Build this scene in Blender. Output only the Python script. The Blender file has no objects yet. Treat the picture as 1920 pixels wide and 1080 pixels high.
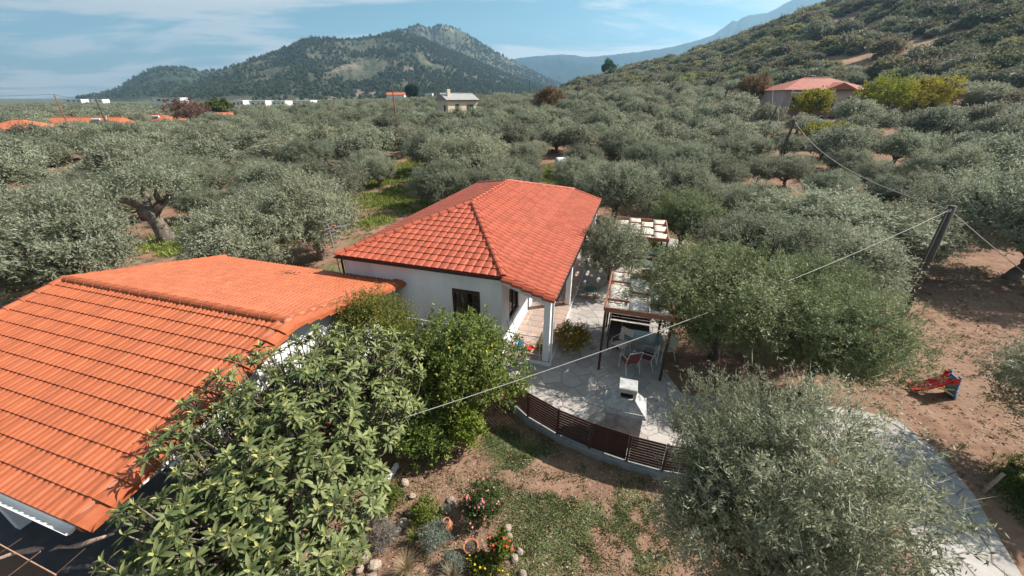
import bpy, math, random
import numpy as np
from mathutils import Vector, Matrix

# ------------------------------------------------------------------ camera, sky, sun, exposure
S = bpy.context.scene
COL = S.collection
F_PX, TH, HCAM = 722.3, math.radians(26.3), 8.5
cam_d = bpy.data.cameras.new('camera'); cam = bpy.data.objects.new('camera', cam_d); COL.objects.link(cam)
cam.location = (0, 0, HCAM); cam.rotation_euler = (math.pi/2 - TH, 0, 0)
cam_d.sensor_width = 36; cam_d.lens = 36*F_PX/1920; cam_d.clip_start = .05; cam_d.clip_end = 30000
S.camera = cam

SUN_EL, SUN_AZ = math.radians(41), math.radians(77)        # azimuth clockwise from +Y
W = bpy.data.worlds.new('World'); S.world = W; W.use_nodes = True
nt = W.node_tree; nt.nodes.clear()
N = nt.nodes.new; K = nt.links.new
sky = N('ShaderNodeTexSky'); sky.sky_type = 'NISHITA'; sky.sun_disc = False
sky.sun_elevation = SUN_EL; sky.sun_rotation = SUN_AZ
sky.air_density = 1.0; sky.dust_density = .7; sky.ozone_density = 1.6
tint = N('ShaderNodeMix'); tint.data_type = 'RGBA'; tint.blend_type = 'MULTIPLY'; tint.inputs[0].default_value = 1
tint.inputs[7].default_value = (.07, .265, .285, 1)
K(sky.outputs[0], tint.inputs[6])
tc = N('ShaderNodeTexCoord'); sep = N('ShaderNodeSeparateXYZ'); K(tc.outputs['Generated'], sep.inputs[0])
def wm(op, a, b=None, c=None):
    n = N('ShaderNodeMath'); n.operation = op
    for i, v in enumerate((a, b, c)):
        if v is None: continue
        if isinstance(v, (int, float)): n.inputs[i].default_value = v
        else: K(v, n.inputs[i])
    return n.outputs[0]
zz = wm('ADD', wm('MAXIMUM', sep.outputs[2], 0.0), .10)
cx = wm('DIVIDE', sep.outputs[0], zz); cy = wm('DIVIDE', sep.outputs[1], zz)
cmb = N('ShaderNodeCombineXYZ'); K(cx, cmb.inputs[0]); K(cy, cmb.inputs[1])
mp = N('ShaderNodeMapping'); mp.inputs['Location'].default_value = (1.2, .4, 0); mp.inputs['Rotation'].default_value = (0, 0, math.radians(-24)); mp.inputs['Scale'].default_value = (.46, .85, 1)
K(cmb.outputs[0], mp.inputs[0])
n1 = N('ShaderNodeTexNoise'); n1.inputs['Scale'].default_value = 1.0; n1.inputs['Detail'].default_value = 11; n1.inputs['Roughness'].default_value = .6; n1.inputs['Distortion'].default_value = .55
K(mp.outputs[0], n1.inputs['Vector'])
mr = N('ShaderNodeMapRange'); mr.interpolation_type = 'SMOOTHSTEP'
mr.inputs[1].default_value = .43; mr.inputs[2].default_value = .58; mr.inputs[4].default_value = .9
K(n1.outputs[0], mr.inputs[0])
cm = N('ShaderNodeMix'); cm.data_type = 'RGBA'
# pale haze layer low in the sky, all round the horizon
hz_f = wm('MULTIPLY', wm('POWER', 2.718, wm('MULTIPLY', wm('MAXIMUM', sep.outputs[2], 0.0), -8.0)), .86)
hzm = N('ShaderNodeMix'); hzm.data_type = 'RGBA'; K(hz_f, hzm.inputs[0]); K(tint.outputs[2], hzm.inputs[6]); hzm.inputs[7].default_value = (1.5, 1.5, 1.46, 1)
K(mr.outputs[0], cm.inputs[0]); K(hzm.outputs[2], cm.inputs[6]); cm.inputs[7].default_value = (2.75, 2.6, 2.4, 1)
bg = N('ShaderNodeBackground'); bg.inputs[1].default_value = .15
K(cm.outputs[2], bg.inputs[0])
wo = N('ShaderNodeOutputWorld'); K(bg.outputs[0], wo.inputs[0])

sd = bpy.data.lights.new('sun', 'SUN'); sd.energy = 5.0; sd.angle = math.radians(.55); sd.color = (1, .95, .87)
sun = bpy.data.objects.new('sun', sd); COL.objects.link(sun)
sv = Vector((math.cos(SUN_EL)*math.sin(SUN_AZ), math.cos(SUN_EL)*math.cos(SUN_AZ), math.sin(SUN_EL)))
sun.rotation_euler = (-sv).to_track_quat('-Z', 'Y').to_euler(); sun.location = (40, 10, 60)
S.view_settings.view_transform = 'Standard'; S.view_settings.look = 'None'
S.view_settings.exposure = 1.2; S.view_settings.gamma = 1
S.cycles.use_denoising = True
S.cycles.max_bounces = 6; S.cycles.transparent_max_bounces = 6; S.cycles.volume_bounces = 0

# ------------------------------------------------------------------ helpers
R = random.Random(11); rng = np.random.default_rng(11)
def ray(u, v):
    x = (u-960)/F_PX; y = (540-v)/F_PX; c, s = math.cos(TH), math.sin(TH)
    return (x, c+s*y, -s+c*y)
def px(u, v, z=0.):
    d = ray(u, v); t = (z-HCAM)/d[2]; return (d[0]*t, d[1]*t)
def pd(u, v, Y):
    d = ray(u, v); t = Y/d[1]; return Vector((d[0]*t, Y, HCAM+d[2]*t))
def azel(u, v):
    d = ray(u, v); return math.atan2(d[0], d[1]), d[2]/math.hypot(d[0], d[1])

def tag(o, label=None, cat=None, group=None, kind=None):
    if label: o['label'] = label
    if cat: o['category'] = cat
    if group: o['group'] = group
    if kind: o['kind'] = kind
    return o
def link(o, parent=None):
    COL.objects.link(o)
    if parent is not None: o.parent = parent
    return o
def empty(name, loc=(0, 0, 0), rz=0., parent=None):
    o = bpy.data.objects.new(name, None); o.empty_display_size = .1
    o.location = loc; o.rotation_euler = (0, 0, rz); return link(o, parent)
def thing(name, label, cat, loc=(0, 0, 0), rz=0., group=None):
    return tag(empty(name, loc, rz), label, cat, group)
def mkmesh(name, verts, faces, mats=None, smooth=False):
    me = bpy.data.meshes.new(name); me.from_pydata([tuple(v) for v in verts], [], faces)
    if mats is not None:
        for m in (mats if isinstance(mats, (list, tuple)) else [mats]): me.materials.append(m)
    if smooth: me.polygons.foreach_set('use_smooth', [True]*len(me.polygons))
    me.update(); return me
def obj(name, me, parent=None, loc=None, rot=None):
    o = bpy.data.objects.new(name, me)
    if loc is not None: o.location = loc
    if rot is not None: o.rotation_euler = rot
    return link(o, parent)
def npmesh(name, V, Q, mat, tint=None, smooth=False):
    """V (n,3) float, Q (m,4) or (m,3) int -> mesh, tint (m,) face attribute"""
    V = np.asarray(V, np.float32); Q = np.asarray(Q, np.int32); k = Q.shape[1]
    me = bpy.data.meshes.new(name)
    me.vertices.add(len(V)); me.vertices.foreach_set('co', V.ravel())
    me.loops.add(Q.size); me.loops.foreach_set('vertex_index', Q.ravel())
    me.polygons.add(len(Q)); me.polygons.foreach_set('loop_start', np.arange(0, Q.size, k, dtype=np.int32))
    me.polygons.foreach_set('use_smooth', np.full(len(Q), bool(smooth)))
    me.materials.append(mat)
    if tint is not None:
        a = me.attributes.new('tint', 'FLOAT', 'FACE'); a.data.foreach_set('value', np.asarray(tint, np.float32))
    me.update(calc_edges=True); return me

class MB:
    """collects boxes, bars, tubes into one mesh"""
    def __init__(s): s.v = []; s.f = []
    def add(s, V, Fc):
        b = len(s.v); s.v += [tuple(p) for p in V]; s.f += [tuple(i+b for i in f) for f in Fc]; return s
    def box(s, x0, x1, y0, y1, z0, z1):
        V = [(x, y, z) for z in (z0, z1) for (x, y) in ((x0, y0), (x1, y0), (x1, y1), (x0, y1))]
        return s.add(V, [(3, 2, 1, 0), (4, 5, 6, 7), (0, 1, 5, 4), (1, 2, 6, 5), (2, 3, 7, 6), (3, 0, 4, 7)])
    def bbox(s, x0, x1, y0, y1, z0, z1, b=.008):
        """box with chamfered edges"""
        V = []; Fc = []
        xs, ys, zs = (x0, x1), (y0, y1), (z0, z1); sg = (1, -1)
        idx = {}
        for i in range(2):
            for j in range(2):
                for k in range(2):
                    for ax in range(3):
                        p = [xs[i], ys[j], zs[k]]
                        for o in range(3):
                            if o != ax: p[o] += b*sg[(i, j, k)[o]]
                        idx[i, j, k, ax] = len(V); V.append(p)
        g = lambda *a: idx[a]
        for s0 in range(2):
            Fc.append((g(s0, 0, 0, 0), g(s0, 1, 0, 0), g(s0, 1, 1, 0), g(s0, 0, 1, 0))); Fc.append((g(0, s0, 0, 1), g(1, s0, 0, 1), g(1, s0, 1, 1), g(0, s0, 1, 1))); Fc.append((g(0, 0, s0, 2), g(1, 0, s0, 2), g(1, 1, s0, 2), g(0, 1, s0, 2)))
            for t0 in range(2):
                Fc.append((g(0, s0, t0, 1), g(1, s0, t0, 1), g(1, s0, t0, 2), g(0, s0, t0, 2)))
                Fc.append((g(s0, 0, t0, 0), g(s0, 1, t0, 0), g(s0, 1, t0, 2), g(s0, 0, t0, 2)))
                Fc.append((g(s0, t0, 0, 0), g(s0, t0, 1, 0), g(s0, t0, 1, 1), g(s0, t0, 0, 1)))
                for u0 in range(2): Fc.append((g(s0, t0, u0, 0), g(s0, t0, u0, 1), g(s0, t0, u0, 2)))
        return s.add(V, Fc)
    def tube(s, pts, rad, n=6, cap=True):
        pts = [Vector(p) for p in pts]; m = len(pts)
        if isinstance(rad, (int, float)): rad = [rad]*m
        V = []; prev = None
        for i, p in enumerate(pts):
            d = (pts[min(i+1, m-1)]-pts[max(i-1, 0)]).normalized()
            if prev is None:
                a = d.orthogonal().normalized()
            else:
                a = (prev - d*prev.dot(d)); a = a.normalized() if a.length > 1e-6 else d.orthogonal().normalized()
            prev = a; b = d.cross(a)
            for k in range(n):
                t = 2*math.pi*k/n; V.append(p + (a*math.cos(t)+b*math.sin(t))*rad[i])
        Fc = [(i*n+k, i*n+(k+1) % n, (i+1)*n+(k+1) % n, (i+1)*n+k) for i in range(m-1) for k in range(n)]
        if cap: Fc += [tuple(range(n))[::-1], tuple((m-1)*n+k for k in range(n))]
        return s.add(V, Fc)
    def lathe(s, prof, n=16, c=(0, 0, 0)):
        V = [(c[0]+r*math.cos(2*math.pi*k/n), c[1]+r*math.sin(2*math.pi*k/n), c[2]+z) for r, z in prof for k in range(n)]
        m = len(prof)
        return s.add(V, [(i*n+k, i*n+(k+1) % n, (i+1)*n+(k+1) % n, (i+1)*n+k) for i in range(m-1) for k in range(n)])
    def mesh(s, name, mat, smooth=False): return mkmesh(name, s.v, s.f, mat, smooth)
    def build(s, name, mat, parent=None, smooth=False, loc=None, rot=None): return obj(name, s.mesh(name, mat, smooth), parent, loc, rot)

def copy_tree(o, parent=None):
    c = o.copy(); COL.objects.link(c); c.parent = parent
    for ch in list(o.children): copy_tree(ch, c)
    return c

# value noise
def _h(i, j, s): 
    n = np.sin(i*127.1+j*311.7+s*74.7)*43758.5453; return n-np.floor(n)
def vn(x, y, s=0):
    x = np.asarray(x, float); y = np.asarray(y, float); i = np.floor(x); j = np.floor(y); u = x-i; v = y-j
    u = u*u*(3-2*u); v = v*v*(3-2*v)
    return (_h(i, j, s)*(1-u)+_h(i+1, j, s)*u)*(1-v)+(_h(i, j+1, s)*(1-u)+_h(i+1, j+1, s)*u)*v
def fbm(x, y, s=0, o=4):
    r = 0; a = .5; t = 0
    for k in range(o): r = r+a*vn(np.asarray(x)*2**k+k*17.3, np.asarray(y)*2**k-k*9.1, s+k); t += a; a *= .5
    return r/t
def sm(t): t = np.clip(t, 0, 1); return t*t*(3-2*t)

# ------------------------------------------------------------------ materials
def newmat(name):
    m = bpy.data.materials.new(name); m.use_nodes = True; t = m.node_tree; b = t.nodes['Principled BSDF']; return m, t, b
def M(name, c1, c2=None, scale=4., rough=.7, bump=0., bscale=None, c3=None, metal=0., spec=.3, rnd=0., lo=.35, hi=.65, attr=None, coord='Object', stretch=None, weather=None):
    m, t, b = newmat(name); n = t.nodes.new; k = t.links.new
    b.inputs['Roughness'].default_value = rough; b.inputs['Metallic'].default_value = metal; b.inputs['Specular IOR Level'].default_value = spec
    tcn = n('ShaderNodeTexCoord'); vec = tcn.outputs[coord]
    if coord == 'World': vec = None
    if stretch:
        mpn = n('ShaderNodeMapping'); mpn.inputs['Scale'].default_value = stretch; k(vec, mpn.inputs[0]); vec = mpn.outputs[0]
    col = None
    if c2 is not None:
        nz = n('ShaderNodeTexNoise'); nz.inputs['Scale'].default_value = scale; nz.inputs['Detail'].default_value = 7; nz.inputs['Roughness'].default_value = .62; k(vec, nz.inputs['Vector'])
        cr = n('ShaderNodeValToRGB'); e = cr.color_ramp.elements
        e[0].position = lo; e[0].color = (*c1, 1); e[1].position = hi; e[1].color = (*c2, 1)
        if c3: x = e.new((lo+hi)/2); x.color = (*c3, 1)
        k(nz.outputs[0], cr.inputs[0]); col = cr.outputs[0]
    if rnd:
        oi = n('ShaderNodeObjectInfo'); v = oi.outputs['Random']
        if attr:
            at = n('ShaderNodeAttribute'); at.attribute_name = attr; ad = n('ShaderNodeMath'); ad.operation = 'ADD'; k(v, ad.inputs[0]); k(at.outputs['Fac'], ad.inputs[1])
            fr = n('ShaderNodeMath'); fr.operation = 'FRACT'; k(ad.outputs[0], fr.inputs[0]); v = fr.outputs[0]
        mrn = n('ShaderNodeMapRange'); mrn.inputs[3].default_value = 1-rnd; mrn.inputs[4].default_value = 1+rnd; k(v, mrn.inputs[0])
        hs = n('ShaderNodeHueSaturation'); k(mrn.outputs[0], hs.inputs['Value'])
        if col is None: hs.inputs['Color'].default_value = (*c1, 1)
        else: k(col, hs.inputs['Color'])
        col = hs.outputs[0]
    if weather:     # blotches of grime and lichen that run on from piece to piece
        ge = n('ShaderNodeNewGeometry'); wn_ = n('ShaderNodeTexNoise'); wn_.inputs['Scale'].default_value = 1.7; wn_.inputs['Detail'].default_value = 9; wn_.inputs['Roughness'].default_value = .72; k(ge.outputs['Position'], wn_.inputs['Vector'])
        wr = n('ShaderNodeMapRange'); wr.inputs[1].default_value = .50; wr.inputs[2].default_value = .78; wr.inputs[4].default_value = .42; k(wn_.outputs[0], wr.inputs[0])
        wx = n('ShaderNodeMix'); wx.data_type = 'RGBA'; k(wr.outputs[0], wx.inputs[0]); k(col, wx.inputs[6]); wx.inputs[7].default_value = (*weather, 1); col = wx.outputs[2]
    if col is None: b.inputs['Base Color'].default_value = (*c1, 1)
    else: k(col, b.inputs['Base Color'])
    if bump:
        nb = n('ShaderNodeTexNoise'); nb.inputs['Scale'].default_value = bscale or scale*4; nb.inputs['Detail'].default_value = 5; k(vec, nb.inputs['Vector'])
        bp = n('ShaderNodeBump'); bp.inputs['Strength'].default_value = min(1, bump); bp.inputs['Distance'].default_value = .02*max(1, bump); k(nb.outputs[0], bp.inputs['Height']); k(bp.outputs[0], b.inputs['Normal'])
    return m
def LEAF(name, cols, rough=.5, trans=.22, rnd=.16, spec=.14, hue=.012):
    """leaf colours by the face attribute tint, a little object-to-object variation, some light through the leaf"""
    m, t, b = newmat(name); n = t.nodes.new; k = t.links.new
    at = n('ShaderNodeAttribute'); at.attribute_name = 'tint'
    cr = n('ShaderNodeValToRGB'); e = cr.color_ramp.elements
    for i, c in enumerate(cols):
        p = i/(len(cols)-1)
        if i == 0: el = e[0]
        elif i == len(cols)-1: el = e[-1]
        else: el = e.new(p)
        el.position = p; el.color = (*c, 1)
    k(at.outputs['Fac'], cr.inputs[0])
    oi = n('ShaderNodeObjectInfo')
    mrn = n('ShaderNodeMapRange'); mrn.inputs[3].default_value = 1-rnd; mrn.inputs[4].default_value = 1+rnd; k(oi.outputs['Random'], mrn.inputs[0])
    m2 = n('ShaderNodeMath'); m2.operation = 'MULTIPLY'; m2.inputs[1].default_value = 7.31; k(oi.outputs['Random'], m2.inputs[0])
    fr = n('ShaderNodeMath'); fr.operation = 'FRACT'; k(m2.outputs[0], fr.inputs[0])
    mh = n('ShaderNodeMapRange'); mh.inputs[3].default_value = .5-hue; mh.inputs[4].default_value = .5+hue; k(fr.outputs[0], mh.inputs[0])
    hs = n('ShaderNodeHueSaturation'); k(mrn.outputs[0], hs.inputs['Value']); k(mh.outputs[0], hs.inputs['Hue']); k(cr.outputs[0], hs.inputs['Color'])
    k(hs.outputs[0], b.inputs['Base Color']); b.inputs['Roughness'].default_value = rough; b.inputs['Specular IOR Level'].default_value = spec
    if trans:
        tr = n('ShaderNodeBsdfTranslucent'); k(hs.outputs[0], tr.inputs[0]); mx = n('ShaderNodeMixShader'); mx.inputs[0].default_value = trans
        k(b.outputs[0], mx.inputs[1]); k(tr.outputs[0], mx.inputs[2]); k(mx.outputs[0], t.nodes['Material Output'].inputs[0])
    return m

white = M('white_plaster', (.58, .575, .56), (.74, .74, .735), 1.1, .85, .25, 60, stretch=(1, 1, .3), lo=.28, hi=.55)
offwhite = M('weathered_concrete', (.25, .245, .23), (.44, .43, .41), 5, .9, .4, 40)
conc = M('concrete', (.20, .195, .185), (.27, .262, .25), 4, .9, .5, 30)
brownwood = M('shade_darkened_brown_wood', (.040, .019, .015), (.062, .029, .022), 8, .55, .3, 40, rnd=.15)  # brown wood, darkened to include the shade on the fence's near side
pergwood = M('reddish_painted_wood', (.23, .09, .05), (.31, .13, .075), 6, .55, .2, 40)
darkmetal = M('dark_brown_metal', (.045, .022, .018), (.07, .033, .026), 9, .45)
gutterbrown = M('dark_gutter', (.03, .025, .022), rough=.45)
whitemetal = M('white_metal', (.58, .58, .565), rough=.4, spec=.5)
greymetal = M('grey_metal', (.42, .43, .43), rough=.35, metal=.6)
glass = M('window_glass', (.02, .025, .03), rough=.05, spec=.8)
glassw, _t, _b = newmat('clear_window_glass'); _g = _t.nodes.new('ShaderNodeBsdfGlossy'); _g.inputs['Roughness'].default_value = .03; _tr = _t.nodes.new('ShaderNodeBsdfTransparent'); _tr.inputs[0].default_value = (.55, .58, .58, 1); _mx = _t.nodes.new('ShaderNodeMixShader'); _mx.inputs[0].default_value = .16
_t.links.new(_tr.outputs[0], _mx.inputs[1]); _t.links.new(_g.outputs[0], _mx.inputs[2]); _t.links.new(_mx.outputs[0], _t.nodes['Material Output'].inputs[0])
curtain = M('net_curtain', (.45, .44, .40), (.6, .58, .54), 12, .9, stretch=(30, 1, 1))
bark = M('olive_bark', (.075, .058, .045), (.20, .165, .13), 5, .9, 1, 22, stretch=(1, 1, .35))
barkd = M('dark_bark', (.045, .034, .026), (.11, .085, .065), 6, .9, 1, 25, stretch=(1, 1, .4))
polewood = M('weathered_pole_wood', (.05, .04, .035), (.13, .10, .085), 5, .85, .8, 25, stretch=(6, 6, .5))
terra = M('terracotta', (.36, .125, .06), (.43, .175, .095), 6, .75, .2)
tileN = M('orange_concrete_tile', (.31, .078, .031), (.37, .104, .044), 5, .5, .12, 30, rnd=.11, attr='tint', spec=.22, weather=(.24, .085, .05))
tileM = M('red_clay_tile', (.31, .064, .033), (.37, .090, .047), 5, .5, .12, 30, rnd=.13, attr='tint', spec=.22, weather=(.25, .09, .06))
tileFar = M('far_red_roof', (.29, .085, .055), (.37, .12, .08), 1.2, .7, .3, 6, rnd=.1)
tileFarO = M('far_orange_roof', (.36, .10, .045), (.43, .13, .06), 1.2, .7, .3, 6, rnd=.1)
mortar = M('pink_mortar', (.32, .12, .075), (.38, .17, .115), 9, .95, .4, 40)
stoneflag = M('pale_flagstone', (.28, .25, .228), (.385, .345, .315), 3, .8, .25, 40, rnd=.14, lo=.3, hi=.7)
joint = M('cement_joint', (.17, .145, .125), (.225, .195, .172), 7, .95, .4, 60)
pinktile = M('pink_porch_tile', (.34, .245, .20), (.42, .31, .255), 3, .5, rnd=.08)
rock = M('pale_rock', (.22, .165, .125), (.42, .335, .27), 4, .9, 1, 12, rnd=.2)
cable = M('pale_cable', (.30, .28, .25), rough=.7)
fabric = M('cream_canvas', (.52, .46, .385), (.62, .55, .465), 5, .9, .3, 50, rnd=.06)
redfab = M('dark_red_textilene', (.16, .045, .04), (.21, .07, .06), 20, .7)
bluepl = M('blue_plastic', (.015, .22, .44), rough=.35, spec=.5)
redpl = M('red_plastic', (.58, .018, .022), rough=.3, spec=.5)
yelpl = M('yellow_plastic', (.78, .48, .05), rough=.35, spec=.5)
greenpl = M('dark_green_paint', (.03, .10, .075), rough=.5)
teal = M('pale_glass_top', (.12, .17, .165), rough=.15, spec=.6)
black = M('opening_shade_black', (.008, .008, .008), rough=.9)  # black for the painted shade in the barbecue chimney opening
cane = M('dry_cane', (.36, .19, .12), (.48, .29, .20), 8, .8)
vinebark = M('pale_vine_bark', (.26, .17, .13), (.42, .30, .24), 14, .95, 1, 30)
darkfloor = M('dark_tile_floor', (.05, .05, .052), (.075, .075, .08), 3, .6)
# ------------------------------------------------------------------ terrain
D2 = math.pi/180
_Aaz = np.array([-180, -60, -40, -22, -8, 5, 20, 34, 46, 60, 90, 180])*D2
_Aam = np.array([0, 0, .4, 3.0, 5.6, 6.6, 8.5, 10.5, 10, 8, 4, 0])
_hp = [(1000, 183, 420, 300), (1030, 171, 380, 270), (1060, 163, 360, 235), (1100, 153, 350, 205), (1150, 141, 340, 180), (1200, 130, 335, 165), (1260, 116, 330, 150), (1300, 104, 325, 142),
       (1350, 89, 320, 134), (1400, 74, 318, 127), (1450, 55, 316, 121), (1500, 36, 315, 116), (1570, 11, 314, 110), (1700, -31, 310, 102), (1920, -84, 300, 92), (2300, -139, 290, 85)]
_haz = np.array([azel(u, v)[0] for u, v, a, b in _hp]+[1.35, 1.9, 3.2]); _hel = np.array([azel(u, v)[1] for u, v, a, b in _hp]+[.19, .05, 0.0])
_hrt = np.array([a for *_, a, b in _hp]+[280, 270, 270.]); _hrf = np.array([b for *_, b in _hp]+[85, 120, 140.])
SOILZ = -.12
def ground_z(x, y):
    x = np.asarray(x, float); y = np.asarray(y, float)
    r = np.hypot(x, y); az = np.arctan2(x, y)
    A = np.interp(az, _Aaz, _Aam)
    z = SOILZ + A*sm((r-25)/130) + .35*sm((r-22)/30)*(fbm(x/14, y/14, 3)-.5)*2
    T = np.interp(az, _haz, _hel, left=0); rt = np.interp(az, _haz, _hrt, left=420); rf = np.interp(az, _haz, _hrf, left=300)
    top = np.maximum(HCAM + T*rt - (A+SOILZ), 0)
    t = (r-rf)/(rt-rf); g = np.clip(t, 0, 1); g = .35*g*g*(3-2*g)+.65*g**1.12
    fade = 1-.75*sm((t-1)/2.5)
    hill = top*g*fade*sm((az-azel(985, 181)[0])/(6*D2))
    z = z + hill*(1+.10*np.sin(math.pi*np.clip(t, 0, 1))*(fbm(az*16, r/70, 8)-.5)*2)
    return z
def gz(x, y): return float(ground_z(x, y))

def grassmask(x, y):
    """where green grass grows on the bare soil"""
    x = np.asarray(x, float); y = np.asarray(y, float)
    n = fbm(x/1.1, y/1.1, 21, 4); big = fbm(x/9, y/9, 33, 3)
    g = sm((n-.5)/.12)*.8*sm((big-.40)/.2)
    def blob(cx, cy, rx, ry, a=1.): return a*np.clip(1.25-((x-cx)/rx)**2-((y-cy)/ry)**2, 0, 1)
    # garden lawn remnants, the clearing behind the house, the verge by the path
    lawn = np.maximum.reduce([blob(.5, 6.6, 1.2, 1.5), blob(1.3, 5.3, 1.7, 1.1), blob(-.3, 7.7, .7, .7), blob(2.6, 5.4, 1.2, 1.2), blob(.3, 4.6, .8, .7, .8)])
    g = np.where((x > -4) & (x < 5) & (y < 9.5) & (y > 3), lawn*sm((n-.38)/.12)*.95, g)
    clear = np.maximum.reduce([blob(-12.5, 47, 6.5, 9), blob(-12, 36, 3.2, 4.5), blob(-7.5, 33, 3, 3.0), blob(-11, 29, 2.2, 2.5, .8), blob(-20, 26, 5, 5), blob(4, 47, 3, 5), blob(8.3, 24.6, 1.8, 1.3)])
    g = np.maximum(g, clear*sm((n-.30)/.2))
    g = np.maximum(g, blob(13.3, 5.2, 1.9, 2.0)*sm((n-.22)/.2))
    g = np.where((x > 11.6) & (x < 26) & (y > 7.3) & (y < 20), g*.12, g)
    return np.clip(g, 0, 1)

az_l = np.concatenate([np.linspace(-78, 78, 420), np.linspace(80, 280, 60)])*D2
r_l = np.concatenate([[.05, 1.2, 2.2], np.geomspace(3, 6400, 270)])
AZ, RR = np.meshgrid(az_l, r_l); GX = RR*np.sin(AZ); GY = RR*np.cos(AZ); GZ = ground_z(GX, GY)
GZ = GZ + np.where(RR < 40, (fbm(GX*1.7, GY*1.7, 40, 4)-.5)*.07, 0)
na = len(az_l); nr = len(r_l)
I, J = np.meshgrid(np.arange(nr-1), np.arange(na), indexing='ij'); J2 = (J+1) % na
Q = np.stack([I*na+J, I*na+J2, (I+1)*na+J2, (I+1)*na+J], -1).reshape(-1, 4)

def ground_mat():
    m, t, b = newmat('soil_and_grass'); n = t.nodes.new; k = t.links.new
    ge = n('ShaderNodeNewGeometry')
    def noise(sc, det=6, ro=.6):
        z = n('ShaderNodeTexNoise'); z.inputs['Scale'].default_value = sc; z.inputs['Detail'].default_value = det; z.inputs['Roughness'].default_value = ro; k(ge.outputs['Position'], z.inputs['Vector']); return z.outputs[0]
    def ramp(f, stops):
        c = n('ShaderNodeValToRGB'); e = c.color_ramp.elements
        e[0].position, e[0].color = stops[0][0], (*stops[0][1], 1); e[1].position, e[1].color = stops[-1][0], (*stops[-1][1], 1)
        for p, q in stops[1:-1]: x = e.new(p); x.color = (*q, 1)
        k(f, c.inputs[0]); return c.outputs[0]
    def mix(f, a, b_):
        x = n('ShaderNodeMix'); x.data_type = 'RGBA'; k(f, x.inputs[0]); k(a, x.inputs[6]); k(b_, x.inputs[7]); return x.outputs[2]
    soil = ramp(noise(1.6, 9, .68), [(.28, (.110, .060, .042)), (.48, (.215, .123, .083)), (.70, (.30, .188, .135))])
    big = ramp(noise(.11, 4), [(.35, (.19, .130, .082)), (.65, (.25, .145, .095))])
    soil = mix(ramp(noise(.3, 3), [(.4, (0, 0, 0)), (.6, (.65, .65, .65))]), soil, big)
    gr = ramp(noise(7, 7, .7), [(.3, (.055, .068, .028)), (.5, (.100, .120, .045)), (.72, (.20, .18, .10))])
    at = n('ShaderNodeAttribute'); at.attribute_name = 'grass'
    edge = n('ShaderNodeMath'); edge.operation = 'MULTIPLY_ADD'; k(noise(16, 5, .7), edge.inputs[0]); edge.inputs[1].default_value = 1.9; edge.inputs[2].default_value = -1.0
    ad = n('ShaderNodeMath'); ad.operation = 'ADD'; k(at.outputs['Fac'], ad.inputs[0]); k(edge.outputs[0], ad.inputs[1])
    mr_ = n('ShaderNodeMapRange'); mr_.inputs[1].default_value = .3; mr_.inputs[2].default_value = .75; k(ad.outputs[0], mr_.inputs[0])
    c = mix(mr_.outputs[0], soil, gr)
    # scrub ground cover on the hill and the far plain
    af = n('ShaderNodeAttribute'); af.attribute_name = 'scrub'
    sc = ramp(noise(.16, 8, .7), [(.34, (.14, .115, .072)), (.45, (.22, .15, .10)), (.53, (.30, .18, .115)), (.68, (.38, .225, .15))])
    c = mix(af.outputs['Fac'], c, sc)
    ap = n('ShaderNodeAttribute'); ap.attribute_name = 'plain'
    c = mix(ap.outputs['Fac'], c, ramp(noise(.05, 8, .7), [(.35, (.06, .07, .045)), (.5, (.10, .108, .072)), (.7, (.15, .145, .10))]))
    k(c, b.inputs['Base Color']); b.inputs['Roughness'].default_value = .95; b.inputs['Specular IOR Level'].default_value = .1
    bp = n('ShaderNodeBump'); bp.inputs['Strength'].default_value = .7; bp.inputs['Distance'].default_value = .05; k(noise(9, 8, .7), bp.inputs['Height']); k(bp.outputs[0], b.inputs['Normal'])
    return m
gm = npmesh('ground', np.stack([GX, GY, GZ], -1).reshape(-1, 3), Q, ground_mat(), smooth=True)
a = gm.attributes.new('grass', 'FLOAT', 'POINT'); a.data.foreach_set('value', grassmask(GX, GY).ravel().astype(np.float32))
HILLT = (RR-np.interp(AZ, _haz, _hrf, left=300))/80
scr = np.clip(np.maximum(sm((RR-230)/200), sm(HILLT*1.2)*(AZ > azel(1000, 181)[0])), 0, 1)
a = gm.attributes.new('scrub', 'FLOAT', 'POINT'); a.data.foreach_set('value', scr.ravel().astype(np.float32))
pl = sm((RR-260)/160)*(1-sm(HILLT*1.2)*(AZ > azel(1000, 181)[0]))
a = gm.attributes.new('plain', 'FLOAT', 'POINT'); a.data.foreach_set('value', np.clip(pl, 0, 1).ravel().astype(np.float32))
tag(obj('ground', gm), kind='structure')

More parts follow.
